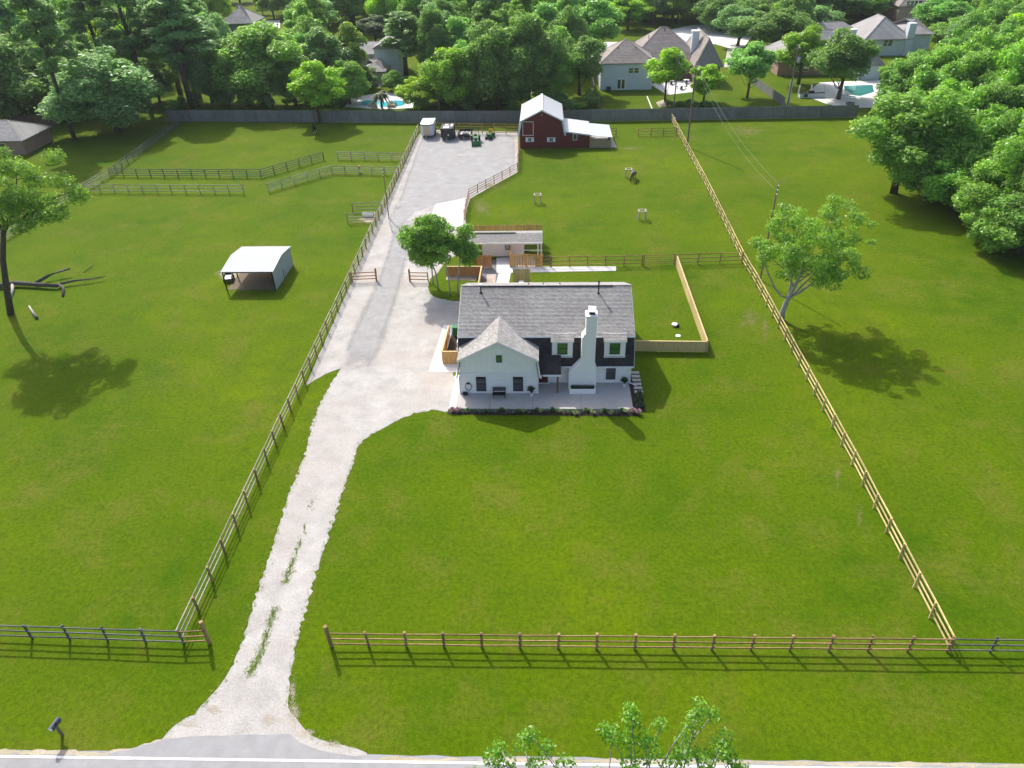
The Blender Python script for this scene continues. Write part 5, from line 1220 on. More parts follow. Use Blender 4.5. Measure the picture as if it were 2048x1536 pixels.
while Y < 360:
    x = -Y*.9-10
    while x < Y*.9+20:
        p = Vector((x+rr.uniform(-3, 3), Y+rr.uniform(-3, 3), 0)); h = rr.uniform(11, 18); r = rr.uniform(4.8, 7.2)*(1+(Y-166)/500)
        x += rr.uniform(7.5, 10.5)+(Y-166)*.012
        u, v = project((p.x, p.y, 6))
        if u < -60 or u > 2110: continue
        ok = all((p.x-a)**2+(p.y-b)**2 > (c*.5+r*.4)**2 for a, b, c in TREES)
        if not ok: continue
        if blocks(p, h, r):
            h = rr.uniform(5, 8); r = rr.uniform(2.4, 3.4)
            if blocks(p, h, r): continue
        kind = rr.choice(['broad', 'broad', 'dense', 'dense', 'slim', 'pine', 'broad', 'slim'])
        if kind == 'pine':
            h2_ = rr.uniform(18, 25); r2_ = rr.uniform(3, 4.2)
            if blocks(p, h2_, r2_) or npine > 60: kind = 'dense'
            else: h, r = h2_, r2_; npine += 1
        if kind != 'pine':
            cnt += 1
        c = rr.choice([CD, CM, CB, CP, CM, CL, CG, CM, CB, CY, CG]); k = rr.uniform(.85, 1.15)
        lab = {'pine': 'tall pine rising from the wood beyond the back gardens'}.get(kind, 'leafy tree in the wood beyond the back gardens')
        far_ = Y > 235 and kind != 'pine'
        if far_: lab = 'distant leafy tree near the top edge of the wood'; nfar += 1
        else: nnear += kind != 'pine'
        if nfar > 298 or nnear > 298: continue
        tree(kind, lab, p, h, r, tuple(v*k for v in c), rz=rr.uniform(0, 6.28), group='pines of the far wood' if kind == 'pine' else ('distant trees at the top edge' if far_ else 'trees of the far wood'), name='far_pine' if kind == 'pine' else ('distant_tree' if far_ else 'far_tree'), var=rr.randrange(3))
    Y += 8+(Y-166)*.03
# undergrowth in front of the far wood
for i in range(70):
    px = rr.uniform(0, 1190); py = rr.uniform(196, 222)
    if 690 < px < 830 or blocks(G(px, py), 2.2, 1): continue
    T('bush', 'low shrub in the shade behind the grey board fence', px, py, py-rr.uniform(14, 30), rr.uniform(18, 34), rr.choice([CD, CM, CD, CB]), group='undergrowth behind the grey fence')

# ================================================================== NEAR TREES
def custom_tree(label, base, trunk, radii, clumps, colr, bark, leaf, per, seed, fork=.45, lr=.5, nl=14, twigs=1, name='leafy_tree', extra=()):
    rng = np.random.default_rng(seed); t = thing(name, label, 'tree', (base.x, base.y, 0))
    obj('trunk', wood_mesh('trunk', [base+Vector(v) for v in trunk], radii, clumps[:nl], bark, rng, lr, fork=fork, twigs=twigs), t)
    c = obj('crown', leaf_cloud('crown', clumps, leaf, per, rng), t); c.color = (*colr, 1); TREES.append((base.x, base.y, 5)); return t
def dome(rng, C, rx, ry, rz, n, fr=(.9, 1.5), zmin=None, hollow=.5):
    out = []
    while len(out) < n:
        d = rng.normal(size=3); d /= np.linalg.norm(d); d[2] = abs(d[2])*1.0 if rng.random() < .8 else d[2]*.5
        u = rng.uniform(hollow, 1.0); r = rng.uniform(*fr); out.append((C.x+d[0]*rx*u, C.y+d[1]*ry*u, C.z+d[2]*rz*u, r, r*.72))
    return out
rng = np.random.default_rng(41)
# broad tree beside the right fence
def blob(rng, C, rx, ry, rz, n, fr, hollow=.45, low=.6):
    out = []
    for _ in range(n):
        d = rng.normal(size=3); d /= np.linalg.norm(d); u = rng.uniform(hollow, 1.0); r = rng.uniform(*fr)
        if d[2] < 0: d[2] *= low
        out.append((C.x+d[0]*rx*u, C.y+d[1]*ry*u, C.z+d[2]*rz*u, r, r*.72))
    return out
b = G(1562, 640)
cl = blob(rng, Vector((28.0, b.y+.4, 8.4)), 6.2, 5.4, 5.2, 150, (.45, 1.0), .4, .75)
custom_tree('broad pale-barked tree right of the yellow fence with long shadow', b, [(0, 0, -.1), (0, .05, 1.0), (.2, .1, 2.2), (.7, .1, 4.0), (1.6, .3, 7.0)], [.38, .3, .27, .18, .08], cl, (.22, .38, .06), M_BARKP, .17, 300, 42, fork=.45, lr=.6, nl=11)
# ragged tree at the left edge
b = G(22, 628); tp = [AY(px, py, b.y)-b for px, py in ((22, 629), (13, 575), (6, 520), (7, 465), (35, 400))]
cl = blob(rng, AY(28, 380, b.y), 6.6, 5.0, 4.4, 95, (.6, 1.2), .4, .9)+blob(rng, AY(105, 420, b.y), 2.0, 2.0, 1.8, 16, (.5, .9), .2)
custom_tree('ragged dark-limbed tree at the left edge beside fallen limbs', b, tp, [.4, .34, .3, .26, .12], cl, (.20, .34, .06), M_BARK, .18, 260, 43, fork=.74, lr=.6, nl=14, twigs=1)
# clump of slim trees left of the house
for i, (px, py, cpx, cpy, rx, rz, n, lab) in enumerate([(877, 578, 838, 474, 2.4, 2.5, 40, 'slim tree of the clump behind the house, leaning left over the drive'),
        (901, 590, 872, 468, 2.3, 3.0, 44, 'tallest slim tree of the clump beside the house roof'),
        (866, 568, 862, 492, 1.9, 1.7, 22, 'slim tree at the back of the clump on the lawn island'),
        (916, 588, 931, 478, 1.35, 2.7, 28, 'narrow upright tree nearest the house roof corner')]):
    b = G(px, py); C = AY(cpx, cpy, b.y); C.z -= .6; dx = C.x-b.x
    cl = []
    for _ in range(n):
        d = rng.normal(size=3); d /= np.linalg.norm(d); u = rng.uniform(.4, 1); r = rng.uniform(.45, .9); cl.append((C.x+d[0]*rx*u, C.y+d[1]*rx*u, C.z+d[2]*rz*u, r, r*.8))
    custom_tree(lab, b, [(0, 0, -.05), (dx*.1, 0, C.z*.35), (dx*.35, 0, C.z*.65), (dx*.8, .1, C.z), (dx, 0, C.z+rz*.5)], [.1, .085, .075, .05, .02], cl, (.19, .35, .06), M_BARKP, .17, 560, 50+i, fork=.5, nl=14)
# foreground tree tops across the road
b = Vector((3.4, 11.2, 0)); cl = []
for (px, py, z, r) in [(985, 1515, 12.5, .42), (1010, 1530, 12.2, .5), (1045, 1488, 13.2, .4), (1062, 1470, 13.4, .34), (1090, 1500, 13.0, .38), (1070, 1530, 12.6, .4), (1130, 1532, 12.4, .45), (1000, 1495, 12.8, .3),
                       (1225, 1470, 13.5, .45), (1210, 1460, 13.6, .32), (1255, 1480, 13.4, .42), (1262, 1420, 14.2, .35), (1265, 1440, 14.0, .4), (1300, 1500, 13.2, .5), (1320, 1450, 13.8, .34), (1290, 1475, 13.5, .35), (1370, 1500, 13.2, .5), (1350, 1530, 12.8, .5), (1390, 1440, 13.9, .38), (1400, 1415, 14.2, .34), (1425, 1430, 13.9, .3), (1375, 1465, 13.6, .36), (1440, 1500, 13.3, .45), (1410, 1520, 13.0, .45), (1465, 1520, 12.9, .35), (1450, 1475, 13.4, .34), (1260, 1530, 12.8, .45), (1480, 1545, 12.4, .4), (1200, 1560, 12, .5), (950, 1560, 11.8, .5), (1300, 1580, 12, .6), (1060, 1580, 11.6, .6)]:
    p = G(px, py, z); cl.append((p.x, p.y, p.z, r, r*.85))
cl2 = [(b.x+rng.uniform(-3.4, 3.4), b.y+rng.uniform(-3, 1.0), rng.uniform(8.5, 11.5), rng.uniform(.6, 1.0), .6) for _ in range(16)]
custom_tree('sparse bright leafed treetop rising in front of the road at the bottom', b, [(0, 0, -.1), (.1, .1, 3), (0, .2, 6), (.2, .5, 9), (.2, 1.0, 11)], [.3, .25, .2, .13, .06], cl+cl2, (.17, .35, .04), M_BARKP, .10, 900, 60, fork=.6, lr=.45, nl=40, twigs=2)

# fallen limbs
def gz(px, py, z): 
    p = G(px, py, z); return p
fl = thing('fallen_tree', 'dead fallen tree limbs lying in the left pasture', 'fallen tree', G(75, 570))
tube('limb', [gz(-60, 578, .35), gz(0, 571, .4), gz(31, 566, .45), gz(73, 569, .42), gz(114, 572, .4), gz(122, 569, .45)], [.34, .32, .3, .26, .22, .18], M_BARKD, fl, 9)
tube('limb', [gz(118, 568, .4), gz(150, 561, .5), gz(180, 558, .45), gz(212, 552, .5)], [.17, .13, .09, .03], M_BARKD, fl, 7)
tube('limb', [gz(70, 567, .42), gz(95, 552, .6), gz(118, 543, .8), gz(140, 537, .9)], [.22, .19, .16, .12], M_BARKD, fl, 8)
tube('limb', [gz(117, 568, .4), gz(126, 575, .3), gz(126, 593, .05)], [.2, .17, .14], M_BARKD, fl, 8)
tube('limb', [gz(25, 566, .42), gz(25, 580, .25), gz(22, 596, .05)], [.2, .17, .14], M_BARKP, fl, 8)
for k_ in range(6): tube('twig', [gz(165+k_*7, 560-k_, .5), gz(172+k_*7, 566-2*k_, .25)], [.05, .02], M_BARKD, fl, 5)
st = thing('dead_branch', 'short dead branch stuck in the grass above the fallen limbs', 'branch', G(167, 545)); tube('stick', [gz(167, 545, .05), gz(178, 537, .25), gz(186, 531, .4)], [.04, .06, .08], M_BARKD, st, 6); tube('stub', [gz(178, 537, .25), gz(183, 538, .2)], [.04, .02], M_BARKD, st, 5)
lg = thing('short_log', 'short pale log lying below the fallen limbs', 'log', G(65, 625)); tube('log', [gz(58, 612, .14), gz(64, 622, .16), gz(71, 632, .17)], [.09, .13, .17], M_BARKP, lg, 8); tube('stub', [gz(70, 630, .2), gz(74, 637, .1)], [.16, .18], M_BARKD, lg, 8)

# ================================================================== POLES AND WIRES
M_POLE = mat('pole_wood', (.19, .155, .12), .9, .25, 2, stretch=(1, 1, .2))
def pole(label, px, py, pyt, r=.16, cap=None, arm=False, tf=False, guard=0):
    b = G(px, py); h = top_z(px, py, pyt); t = thing('utility_pole', label, 'utility pole', (b.x, b.y, 0))
    rod('shaft', b, b+Vector((0, 0, h)), r, M_POLE, t, 10, .75)
    for k_ in range(3): rod('insulator', b+Vector((0, -r, h-.2-.5*k_)), b+Vector((0, -r-.22, h-.2-.5*k_)), .05, M_POT, t, 8)
    if arm: beam('cross_arm', b+Vector((-.9, -.2, h-1.0)), b+Vector((.9, -.2, h-1.0)), .1, .12, M_POLE, t)
    if tf:
        z = h*tf; c = rod('transformer', b+Vector((-.45 if tf < .7 else .5, -.15, z)), b+Vector((-.45 if tf < .7 else .5, -.15, z+1.1)), .3, mat('transformer_grey', (.45, .52, .56), .5, .05, 3), t, 14)
        x = -.45 if tf < .7 else .5
        rod('bushing', b+Vector((x, -.15, z+1.1)), b+Vector((x, -.15, z+1.4)), .07, M_BLACK, c, 8); rod('rim', b+Vector((x, -.15, z+1.06)), b+Vector((x, -.15, z+1.13)), .33, M_BLACK, c, 14)
        beam('bracket', b+Vector((x*.2, -.1, z+.6)), b+Vector((x*.8, -.15, z+.6)), .06, .1, M_BLACK, t)
    if guard: rod('conduit', b+Vector((.2, -.1, 0)), b+Vector((.2, -.1, guard)), .06, M_POT, t, 8); rod('conduit', b+Vector((-.22, -.05, 0)), b+Vector((-.22, -.05, guard*.9)), .06, M_POT, t, 8)
    return b+Vector((0, 0, h))
pA = pole('dark utility pole with grey transformer behind the white trailer', 879, 224, 106, tf=.66)
pB = pole('tall utility pole right of the yellow fence near the barn', 1374, 294, 122)
pC = pole('slim utility pole beside the bright lawn tree', 1347, 218, 97, .13)
pD = pole('utility pole with transformer and white conduits by the pool house', 1574, 216, 88, arm=True, tf=.58*1.25, guard=6)
pE = pole('plain brown pole leaning over the drive fence', 778, 437, 333, .075)
pF = pole('dark pole half hidden behind the broad right tree', 1520, 560, 366, .1)
M_WIRE = mat('wire_grey', (.25, .25, .25), .5, .05, 3)
def wire(label, a, b, sag, r=.009, n=24):
    a, b = Vector(a), Vector(b)
    o = tube('overhead_wire', [a.lerp(b, i/n)-Vector((0, 0, 4*sag*(i/n)*(1-i/n))) for i in range(n+1)], r, M_WIRE, None, 5); return tag(o, label, 'wire')
farL = Vector((pA.x-150, pA.y+6, pA.z))
wire('upper overhead wire running left from the trailer-side pole', pA-Vector((0, 0, .15)), farL, 1.2)
wire('middle overhead wire running left from the trailer-side pole', pA-Vector((0, 0, 1.9)), farL-Vector((0, 0, 1.9)), 1.2)
wire('low overhead wire crossing above the turquoise pool', pA-Vector((0, 0, 5.4)), pA+Vector((-32, 2, -6.6)), .4)
wire('upper overhead wire from the trailer-side pole towards the right pool pole', pA-Vector((0, 0, .15)), pD-Vector((0, 0, .2)), 1.6)
wire('lower overhead wire from the trailer-side pole towards the right pool pole', pA-Vector((0, 0, 1.9)), pD-Vector((0, 0, 1.7)), 1.6)
wire('upper cable sagging from barn pole to the pole behind the broad tree', pB-Vector((0, 0, .1)), pF-Vector((0, 0, .1)), 1.5)
wire('lower cable sagging from barn pole to the pole behind the broad tree', pB-Vector((0, 0, .7)), pF-Vector((0, 0, .9)), 1.9)
wire('upper cable looping between the slim pole and the barn pole', pC-Vector((0, 0, .2)), pB-Vector((0, 0, .3)), 1.4)
wire('lower cable looping between the slim pole and the barn pole', pC-Vector((0, 0, 2.4)), pB-Vector((0, 0, .8)), 1.2)

# mailbox
mb = thing('mailbox', 'dark roadside mailbox on a wooden post at the lower left', 'mailbox')
box('post', -.06, .06, -.06, .06, -.05, 1.05, M_POLE, mb)
pr = [(-.13, 0), (.13, 0), (.13, .16)]+[(.13*math.cos(a), .16+.13*math.sin(a)) for a in (.5, 1.05, 1.57, 2.1, 2.64)]+[(-.13, .16)]
k = len(pr); M_MBX = mat('mailbox_metal', (.07, .09, .12), .4, .15, 6, spec=.5)
bx_ = poly_mesh('box', [(x, -.34, 1.07+z) for x, z in pr]+[(x, .34, 1.07+z) for x, z in pr], [tuple(range(k)), tuple(range(2*k-1, k-1, -1))]+[(i, (i+1) % k, (i+1) % k+k, i+k) for i in range(k)], M_MBX, mb)
box('door', -.12, .12, -.355, -.342, 1.08, 1.3, M_TRIM, mb); box('flag', .132, .145, -.1, .02, 1.2, 1.42, M_DOOR, mb); box('shelf', -.14, .14, -.36, .36, 1.045, 1.068, M_POLE, mb)
place(mb, G(125, 1471), -.15)

# ================================================================== VEHICLES IN THE YARD
M_RUB = mat('tyre_rubber', (.018, .018, .018), .9, .2, 8); M_RIM = mat('rim_metal', (.5, .5, .5), .4, .05, 5, metal=.5)
M_TRW = mat('trailer_white', (.74, .74, .73), .4, .03, 2, spec=.5); M_TRB = mat('trailer_black', (.02, .02, .022), .4, .1, 2, spec=.5); M_ALU = mat('diamond_plate', (.5, .44, .36), .35, .08, 12, metal=.6)
M_GRN = mat('tractor_green', (.018, .15, .035), .45, .08, 4, spec=.5); M_YEL = mat('tractor_yellow', (.55, .40, .02), .5, .06, 4)
def wheel(parent, x, y, r, w_, name='wheel'):
    t = rod(name, (x-w_/2, y, r), (x+w_/2, y, r), r, M_RUB, parent, 18); s = 1 if x > 0 else -1
    rod('rim', (x-s*w_*.1, y, r), (x+s*(w_/2+.012), y, r), r*.55, M_RIM, t, 14); return t
def prism(name, prof, z0, z1, m, parent):
    k = len(prof); o = poly_mesh(name, [(x, y, z0) for x, y in prof]+[(x, y, z1) for x, y in prof], [tuple(range(k-1, -1, -1)), tuple(range(k, 2*k))]+[(i, (i+1) % k, (i+1) % k+k, i+k) for i in range(k)], m, parent); return o
yw = G(855, 277).y
def trailer(label, w_, L, z0, z1, body, roof, loc, nose=.7, black=False):
    t = thing('enclosed_trailer', label, 'trailer'); h = w_/2
    pf = [(-h, L), (-h, nose*.75), (-h*.55, 0), (h*.55, 0), (h, nose*.75), (h, L)][::-1]
    prism('body', pf, z0, z1, body, t)
    pr_ = [(x*1.03, y-.03 if y < L else y+.03) for x, y in pf]; prism('roof', pr_, z1, z1+.07, roof, t); prism('roof_edge', [(x*1.045, y-.04 if y < L else y+.04) for x, y in pf], z1-.14, z1-.001, M_BLACK, t)
    box('stone_guard', -h*.54, h*.54, -.02, -.003, z0+.02, z0+(z1-z0)*(.92 if not black else .3), M_ALU if not black else M_TRB, t)
    beam('tongue', (-h*.6, .2, z0-.06), (0, -1.1, z0-.06), .08, .1, M_BLACK, t); beam('tongue', (h*.6, .2, z0-.06), (0, -1.1, z0-.06), .08, .1, M_BLACK, t)
    rod('jack', (0, -.95, .05), (0, -.95, z0+.45), .04, M_RIM, t, 8); rod('hitch', (0, -1.28, z0-.04), (0, -1.05, z0-.04), .06, M_RIM, t, 8); box('jack_foot', -.1, .1, -1.05, -.85, 0, .05, M_RIM, t)
    for s in (-1, 1):
        for y in (L*.5, L*.5+.85):
            wheel(t, s*(h+.02), y, .34, .2)
        box('fender', s*h if s > 0 else -h-.22, h+.22 if s > 0 else -h, L*.5-.45, L*.5+1.3, .72, .78, M_BLACK, t)
    d = box('side_door', h+.002, h+.02, .9, 1.7, z0+.1, z1-.25, body, t); box('latch', h+.02, h+.05, .95, 1.05, (z0+z1)/2, (z0+z1)/2+.08, M_BLACK, d)
    place(t, loc); return t
h = top_z(855, 278, 252)
trailer('white enclosed cargo trailer parked beside the drive fence', 2.45, 4.6, .5, 2.55, M_TRW, M_TRW, (G(854.5, 277.5).x, yw, 0))
tb = trailer('black cargo trailer with white clutter on its roof', 2.4, 3.6, .5, 2.1, M_TRB, M_TRB, (G(895, 280).x, G(895, 281).y, 0), .35, True)
box('roof_panel', -.75, .35, .5, 2.0, 2.172, 2.21, M_TRW, tb); box('roof_panel', -.55, .05, 2.3, 3.2, 2.172, 2.23, M_TRW, tb); box('roof_panel', .55, .95, 1.4, 3.3, 2.172, 2.24, M_PALE, tb); box('roof_hatch', .1, .6, 2.5, 3.1, 2.172, 2.26, M_GREYW, tb)
sp_ = rod('spare_wheel', (.3, -.12, 1.1), (.3, -.28, 1.1), .36, M_RUB, tb, 18); rod('rim', (.3, -.2, 1.1), (.3, -.295, 1.1), .2, M_RIM, sp_, 14)
ut = thing('utility_trailer', 'open flatbed utility trailer with pale plank bed', 'trailer')
for i in range(8): box('plank', -1.1+i*.277, -1.1+i*.277+.26, 0, 3.6, .55, .6, M_POT if i % 3 else M_GREYW, ut)
for (a, b, c, d) in ((-1.18, -1.11, -.05, 3.65), (1.12, 1.19, -.05, 3.65)): box('side_rail', a, b, c, d, .5, .62, M_BLACK, ut); box('top_rail', a, b, c, d, .92, .98, M_BLACK, ut)
for (x, y) in [(s*1.15, y) for s in (-1, 1) for y in (0, 1.2, 2.4, 3.6)]: box('stake', x-.03, x+.03, y-.03, y+.03, .62, .92, M_BLACK, ut)
box('front_rail', -1.1, 1.1, -.05, .0, .5, .98, M_BLACK, ut); box('tool_box', -.5, .5, 1.4, 2.3, .6, .78, M_GREYW, ut); box('tail_gate', -1.1, 1.1, 3.62, 3.68, .6, 1.0, M_BLACK, ut)
beam('tongue', (-.7, 0, .5), (0, -1.3, .5), .08, .1, M_BLACK, ut); beam('tongue', (.7, 0, .5), (0, -1.3, .5), .08, .1, M_BLACK, ut); rod('jack', (0, -1.1, 0), (0, -1.1, .9), .04, M_RIM, ut, 8)
for s in (-1, 1):
    wheel(ut, s*1.32, 1.9, .34, .2); box('fender', min(s*1.2, s*1.45), max(s*1.2, s*1.45), 1.5, 2.3, .7, .75, M_BLACK, ut)
place(ut, (G(929, 278).x, G(929, 279).y, 0))
tr = thing('loader_tractor', 'green compact tractor with front loader bucket on the gravel', 'tractor')
bmx = [(-.3, -.15), (.3, -.15), (.33, 1.1), (-.33, 1.1)]
prism('hood', bmx, .75, 1.25, M_GRN, tr); box('grille', -.28, .28, -.17, -.152, .8, 1.2, M_BLACK, tr); box('chassis', -.2, .2, 0, 2.4, .45, .75, M_BLACK, tr)
for s in (-1, 1): rod('headlight', (s*.18, -.19, 1.08), (s*.18, -.172, 1.08), .07, M_POT, tr, 10)
box('floor', -.55, .55, 1.1, 1.9, .62, .68, M_BLACK, tr); box('dashboard', -.28, .28, 1.1, 1.3, 1.25, 1.4, M_BLACK, tr)
tube('steering_wheel', [(.2*math.cos(a), 1.42+.05*math.sin(a), 1.5+.16*math.sin(a)) for a in [i*math.pi/6 for i in range(13)]], .02, M_BLACK, tr, 6)
box('seat', -.26, .26, 1.75, 2.15, .85, .98, M_YEL, tr); box('seat_back', -.26, .26, 2.12, 2.24, .98, 1.4, M_YEL, tr)
for s in (-1, 1):
    wheel(tr, s*.62, .25, .36, .22, 'front_wheel'); wheel(tr, s*.72, 2.05, .58, .34, 'rear_wheel')
    bm_ = [(min(s*.52, s*.92), 1.5), (max(s*.52, s*.92), 1.5), (max(s*.52, s*.92), 2.55), (min(s*.52, s*.92), 2.55)]; prism('fender', bm_, 1.16, 1.22, M_GRN, tr)
    box('roll_bar', s*.6-.035, s*.6+.035, 2.45, 2.52, .8, 2.35, M_BLACK, tr)
    beam('loader_arm', (s*.45, 1.2, 1.3), (s*.45, -.3, 1.15), .09, .14, M_GRN, tr); beam('loader_arm', (s*.45, -.3, 1.15), (s*.45, -1.0, .35), .09, .14, M_GRN, tr); box('loader_post', s*.45-.06, s*.45+.06, 1.1, 1.25, .6, 1.38, M_GRN, tr); rod('cylinder', (s*.45, .9, .85), (s*.45, -.3, 1.0), .035, M_RIM, tr, 8)
box('roll_bar', -.6, .6, 2.45, 2.52, 2.33, 2.4, M_BLACK, tr)
bk2 = [(-1.0, .25), (-1.0, .95), (-1.45, .3), (-1.35, .12)]
poly_mesh('bucket', [(x, y-.0, z) for x in (-.85, .85) for (y, z) in ((-1.0, .85), (-1.12, .25), (-1.35, .1), (-1.7, .08))], [(0, 4, 5, 1), (1, 5, 6, 2), (2, 6, 7, 3), (0, 1, 2, 3), (7, 6, 5, 4)], M_GRN, tr)
box('bucket_lip', -.86, .86, -1.05, -.97, .8, .92, M_GRN, tr); box('bucket_edge', -.86, .86, -1.75, -1.68, .06, .1, M_RIM, tr)
place(tr, (G(952, 290).x, G(952, 289).y, 0), rad(6))
mw = thing('riding_mower', 'green riding mower with yellow seat by the rail fence', 'mower')
box('deck', -.62, .62, .15, 1.2, .14, .32, M_GRN, mw); prism('hood', [(-.26, -.3), (.26, -.3), (.32, .6), (-.32, .6)], .4, .85, M_GRN, mw); box('body', -.4, .4, .6, 1.7, .4, .65, M_GRN, mw); box('grille', -.2, .2, -.315, -.302, .5, .8, M_BLACK, mw)
box('seat', -.28, .28, 1.0, 1.5, .65, .8, M_YEL, mw); box('seat_back', -.28, .28, 1.45, 1.58, .8, 1.25, M_YEL, mw); box('steering_column', -.04, .04, .62, .7, .8, 1.1, M_BLACK, mw)
tube('steering_wheel', [(.17*math.cos(a), .66, 1.1+.12*math.sin(a)) for a in [i*math.pi/6 for i in range(13)]], .02, M_BLACK, mw, 6)
for s in (-1, 1): wheel(mw, s*.5, -.05, .22, .16, 'front_wheel'); wheel(mw, s*.55, 1.45, .32, .26, 'rear_wheel')
place(mw, (G(978, 279).x, G(978, 279).y, 0), rad(-8)); mw.scale = (1.2, 1.2, 1.2)

# ================================================================== PADDOCK THINGS
M_FRAME = mat('pale_post_wood', (.42, .40, .30), .85, .15, 3, objvar=.08)
for (px, py, lab) in ((1075, 408, 'pale wooden frame stand in the paddock nearest the shed'), (1257, 356, 'pale wooden frame stand beside the grazing horse'), (1284, 441, 'pale wooden frame stand in the paddock nearest the yellow fence')):
    f = thing('frame_stand', lab, 'stand')
    for (x, y) in ((-.48, 0), (.48, 0), (-.48, .85), (.48, .85)): box('leg', x-.06, x+.06, y-.06, y+.06, -.03, 1.25, M_FRAME, f)
    for y in (0, .85): box('top_rail', -.58, .58, y-.07, y+.07, 1.25, 1.37, M_FRAME, f)
    for x in (-.48, .48): box('side_rail', x-.07, x+.07, .07, .78, 1.25, 1.36, M_FRAME, f)
    place(f, G(px, py))
def horse(label, coat, socks, loc, rz, graze=True):
    """one skinned body; faces local -Y"""
    m, ns, ls, b = new_mat('coat_'+str(len(bpy.data.materials)))
    g = ns.new('ShaderNodeTexCoord'); sp2 = ns.new('ShaderNodeSeparateXYZ'); ls.new(g.outputs['Object'], sp2.inputs[0])
    f = ramp(ns, ls, sp2.outputs[2], .28, .36, (1, 1, 1, 1), (0, 0, 0, 1)); nz = noise(ns, ls, 3, 3)
    c = mixc(ns, ls, ramp(ns, ls, nz, .3, .7), col4(coat, .8), col4(coat, 1.25)); c = mixc(ns, ls, f, c, col4(socks)); ls.new(c, b.inputs['Base Color']); b.inputs['Roughness'].default_value = .6
    V, E, R = [], [], []
    def chain(pts, start=None):
        prev = start
        for (x, y, z, r) in pts:
            V.append((x, y, z)); R.append(r); i = len(V)-1
            if prev is not None: E.append((prev, i))
            prev = i
        return prev
    pel = chain([(0, .75, 1.28, .28)]); mid = chain([(0, .2, 1.22, .31)], pel); chest = chain([(0, -.45, 1.24, .30)], mid); wi = chain([(0, -.7, 1.32, .22)], chest)
    if graze: chain([(0, -1.0, 1.15, .17), (0, -1.3, .8, .13), (0, -1.48, .5, .12), (0, -1.5, .32, .10), (0, -1.46, .12, .065)], wi)
    else: chain([(0, -.98, 1.6, .17), (0, -1.18, 1.9, .13), (0, -1.28, 2.02, .12), (0, -1.5, 1.86, .10), (0, -1.68, 1.68, .065)], wi)
    for s in (-1, 1):
        chain([(s*.16, -.55, .95, .14), (s*.17, -.55, .55, .075), (s*.17, -.56, .15, .05), (s*.17, -.6, .02, .065)], chest)
        chain([(s*.17, .72, .95, .18), (s*.18, .62, .75, .11), (s*.18, .88, .5, .065), (s*.18, .84, .16, .048), (s*.18, .8, .02, .065)], pel)
    chain([(0, 1.08, 1.15, .06), (0, 1.16, .75, .08), (0, 1.15, .4, .03)], pel)
    me = bpy.data.meshes.new('horse_body'); me.from_pydata(V, E, []); me.materials.append(m)
    o = bpy.data.objects.new('horse', me); link(o)
    o.modifiers.new('skin', 'SKIN'); sv = me.skin_vertices[0].data
    for i, r in enumerate(R): sv[i].radius = (r*1.14, r*1.14); sv[i].use_root = i == 0
    o.modifiers['skin'].use_smooth_shade = True
    sb = o.modifiers.new('sub', 'SUBSURF'); sb.levels = 2; sb.render_levels = 2
    tag(o, label, 'horse'); WM[o] = Matrix.Identity(4)
    hm = mat('mane_hair', (.015, .012, .01), .8, .2, 6)
    if graze: mp_ = [(0, -.72, 1.5), (0, -1.02, 1.3), (0, -1.36, .9), (0, -1.56, .62)]
    else: mp_ = [(0, -.72, 1.5), (0, -.88, 1.76), (0, -1.06, 2.02), (0, -1.2, 2.12)]
    mn = tube('mane', mp_, [.05, .06, .06, .04], hm, o, 6)
    for s in (-1, 1):
        e = Vector(mp_[-1]); rod('ear', e+Vector((s*.07, 0, -.02)), e+Vector((s*.09, -.02, .12)), .035, hm, o, 6, .2)
    place(o, loc, rz); return o
horse('brown horse grazing beside a pale frame stand in the paddock', (.12, .085, .062), (.04, .03, .028), G(1266, 360), rad(-22))
horse('dark horse with pale legs standing in the shade near the grey fence', (.018, .018, .018), (.45, .45, .44), G(630, 266), rad(8), False)
bk3 = thing('feed_bucket', 'orange feed bucket hung on the rail fence in the left pasture', 'bucket'); M_ORG = mat('orange_plastic', (.55, .14, .03), .5, .08, 4)
rod('pail', (0, 0, .0), (0, 0, .5), .24, M_ORG, bk3, 14, 1.25); rod('rim', (0, 0, .48), (0, 0, .52), .31, M_ORG, bk3, 14); tube('handle', [(.3*math.cos(a), 0, .5+.3*math.sin(a)) for a in [i*math.pi/8 for i in range(9)]], .015, M_BLACK, bk3, 5); place(bk3, G(720, 344)+Vector((0, -.3, .6)))
tk = thing('water_trough', 'pale water trough inside the small pens beside the drive', 'trough', (0, 0, 0)); 
for (a, b, c, d) in ((-.9, .9, -.4, -.34), (-.9, .9, .34, .4), (-.9, -.84, -.34, .34), (.84, .9, -.34, .34)): box('trough_wall', a, b, c, d, 0, .55, M_POT, tk)
box('water', -.84, .84, -.34, .34, .05, .45, mat('trough_water', (.05, .07, .06), .1, .1, 2, spec=.5), tk); place(tk, G(738, 433))
bc = thing('barrel_junk', 'white plastic barrel against the grey board fence', 'barrel'); rod('drum', (0, 0, 0), (0, 0, .8), .3, M_POT, bc, 14); rod('lid', (0, 0, .8), (0, 0, .85), .31, M_POT, bc, 14); place(bc, G(1348, 243))
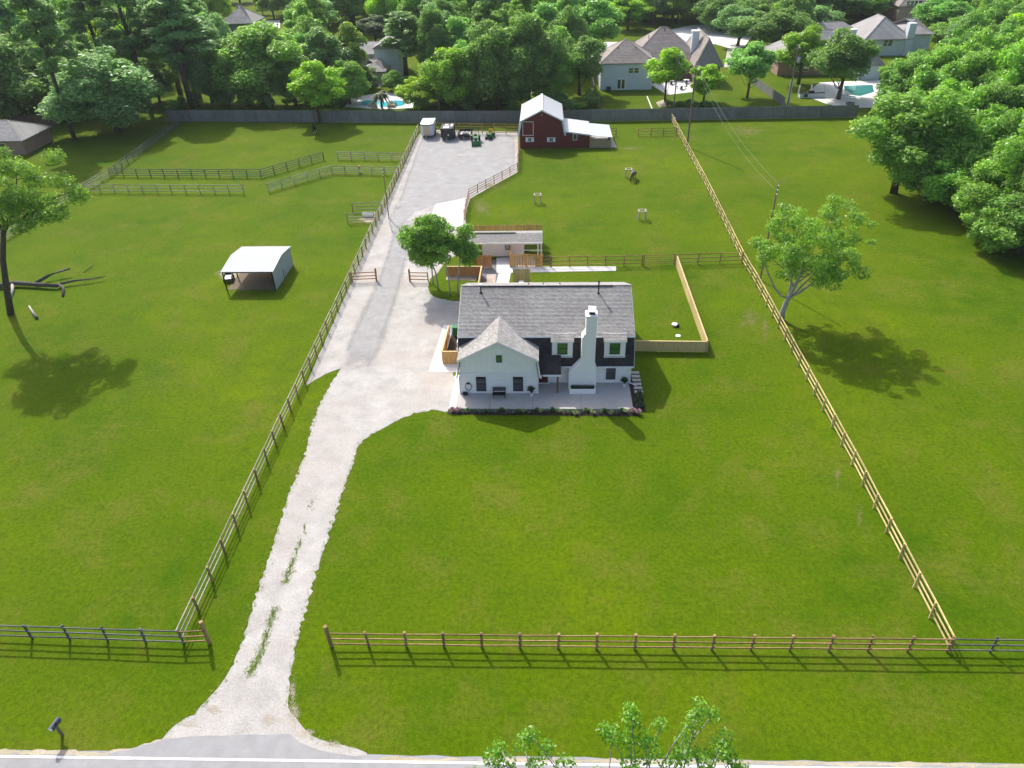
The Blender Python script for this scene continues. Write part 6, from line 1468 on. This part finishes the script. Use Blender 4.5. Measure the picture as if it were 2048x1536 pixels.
# grass left growing in the middle of the drive, tufts along its edges
def grass_tufts(name, label, spots, m, seed, hgt=.16):
    rng = np.random.default_rng(seed); V, Fc = [], []
    for (x, y) in spots:
        for _ in range(int(rng.integers(5, 9))):
            a = rng.uniform(0, 6.28); px, py = x+rng.normal(0, .06), y+rng.normal(0, .06); h = hgt*rng.uniform(.5, 1.2); w_ = .026; l = rng.uniform(.03, .10)
            k0 = len(V); c, s = math.cos(a), math.sin(a); V += [(px-s*w_, py+c*w_, 0.0), (px+s*w_, py-c*w_, 0.0), (px+c*l, py+s*l, h)]; Fc.append((k0, k0+1, k0+2))
    o = poly_mesh(name, V, Fc, m); tag(o, label, 'grass', kind='stuff'); return o
rng = np.random.default_rng(77)
M_TUFT = mat('grass_blades', (.19, .29, .02), .9, .3, 5)
mid_ = spline(gp([(500, 1345), (520, 1310), (540, 1245), (560, 1190), (580, 1140), (600, 1085), (625, 1000)]), 12); sp3 = []
for i, p in enumerate(mid_):
    dens = 8 if i < 52 else 3
    for _ in range(dens):
        if noise is None: continue
        sp3.append((p.x+rng.normal(0, .16), p.y+rng.uniform(-.4, .4)))
sp3 = [q for q in sp3 if math.sin(q[1]*1.7)+math.sin(q[1]*.9+1) > -.7]
for i in range(4, 66, 4):
    q = mid_[i]; u_, v_ = 0, 0
    d_ = q-Vector((0, 0, CAMH)); kk = d_.dot(fw); u_, v_ = 1024+FPX*d_.dot(rt)/kk, 768-FPX*d_.dot(up)/kk
    if math.sin(q.y*1.7)+math.sin(q.y*.9+1) > -.7: soft_blob('grass_wear', u_, v_, 3.5+2.5*rng.random(), 15, i, .02+.0002*i, M_GRASSS)
grass_tufts('grass_strip', 'strip of green grass growing between the wheel tracks of the drive', sp3, M_TUFT, 5, .06)
eds = []
for e in (spline(gp(left_edge), 8), spline(gp(right_edge[4:27]), 8)):
    for a, b in zip(e, e[1:]):
        for _ in range(int((b-a).length*9)): q = a.lerp(b, rng.random()); eds.append((q.x+rng.normal(0, .13), q.y+rng.normal(0, .13)))
grass_tufts('grass_edging', 'ragged grass along the edges of the gravel drive', eds, M_TUFT, 6, .06)

# ================================================================== AIR
m = bpy.data.materials.new('hazy_air'); m.use_nodes = True; ns = m.node_tree.nodes; ls = m.node_tree.links
ns.remove(ns['Principled BSDF']); pv = ns.new('ShaderNodeVolumePrincipled'); pv.inputs['Density'].default_value = .0001; pv.inputs['Color'].default_value = (.86, .93, 1, 1); pv.inputs['Anisotropy'].default_value = .2
ls.new(pv.outputs[0], ns['Material Output'].inputs['Volume'])
hz = box('haze', -1000, 1000, -700, 1250, -1.0, 43, m); hz['kind'] = 'stuff'; hz['label'] = 'thin pale summer haze over the whole place'; hz['category'] = 'haze'
scene.cycles.volume_bounces = 0
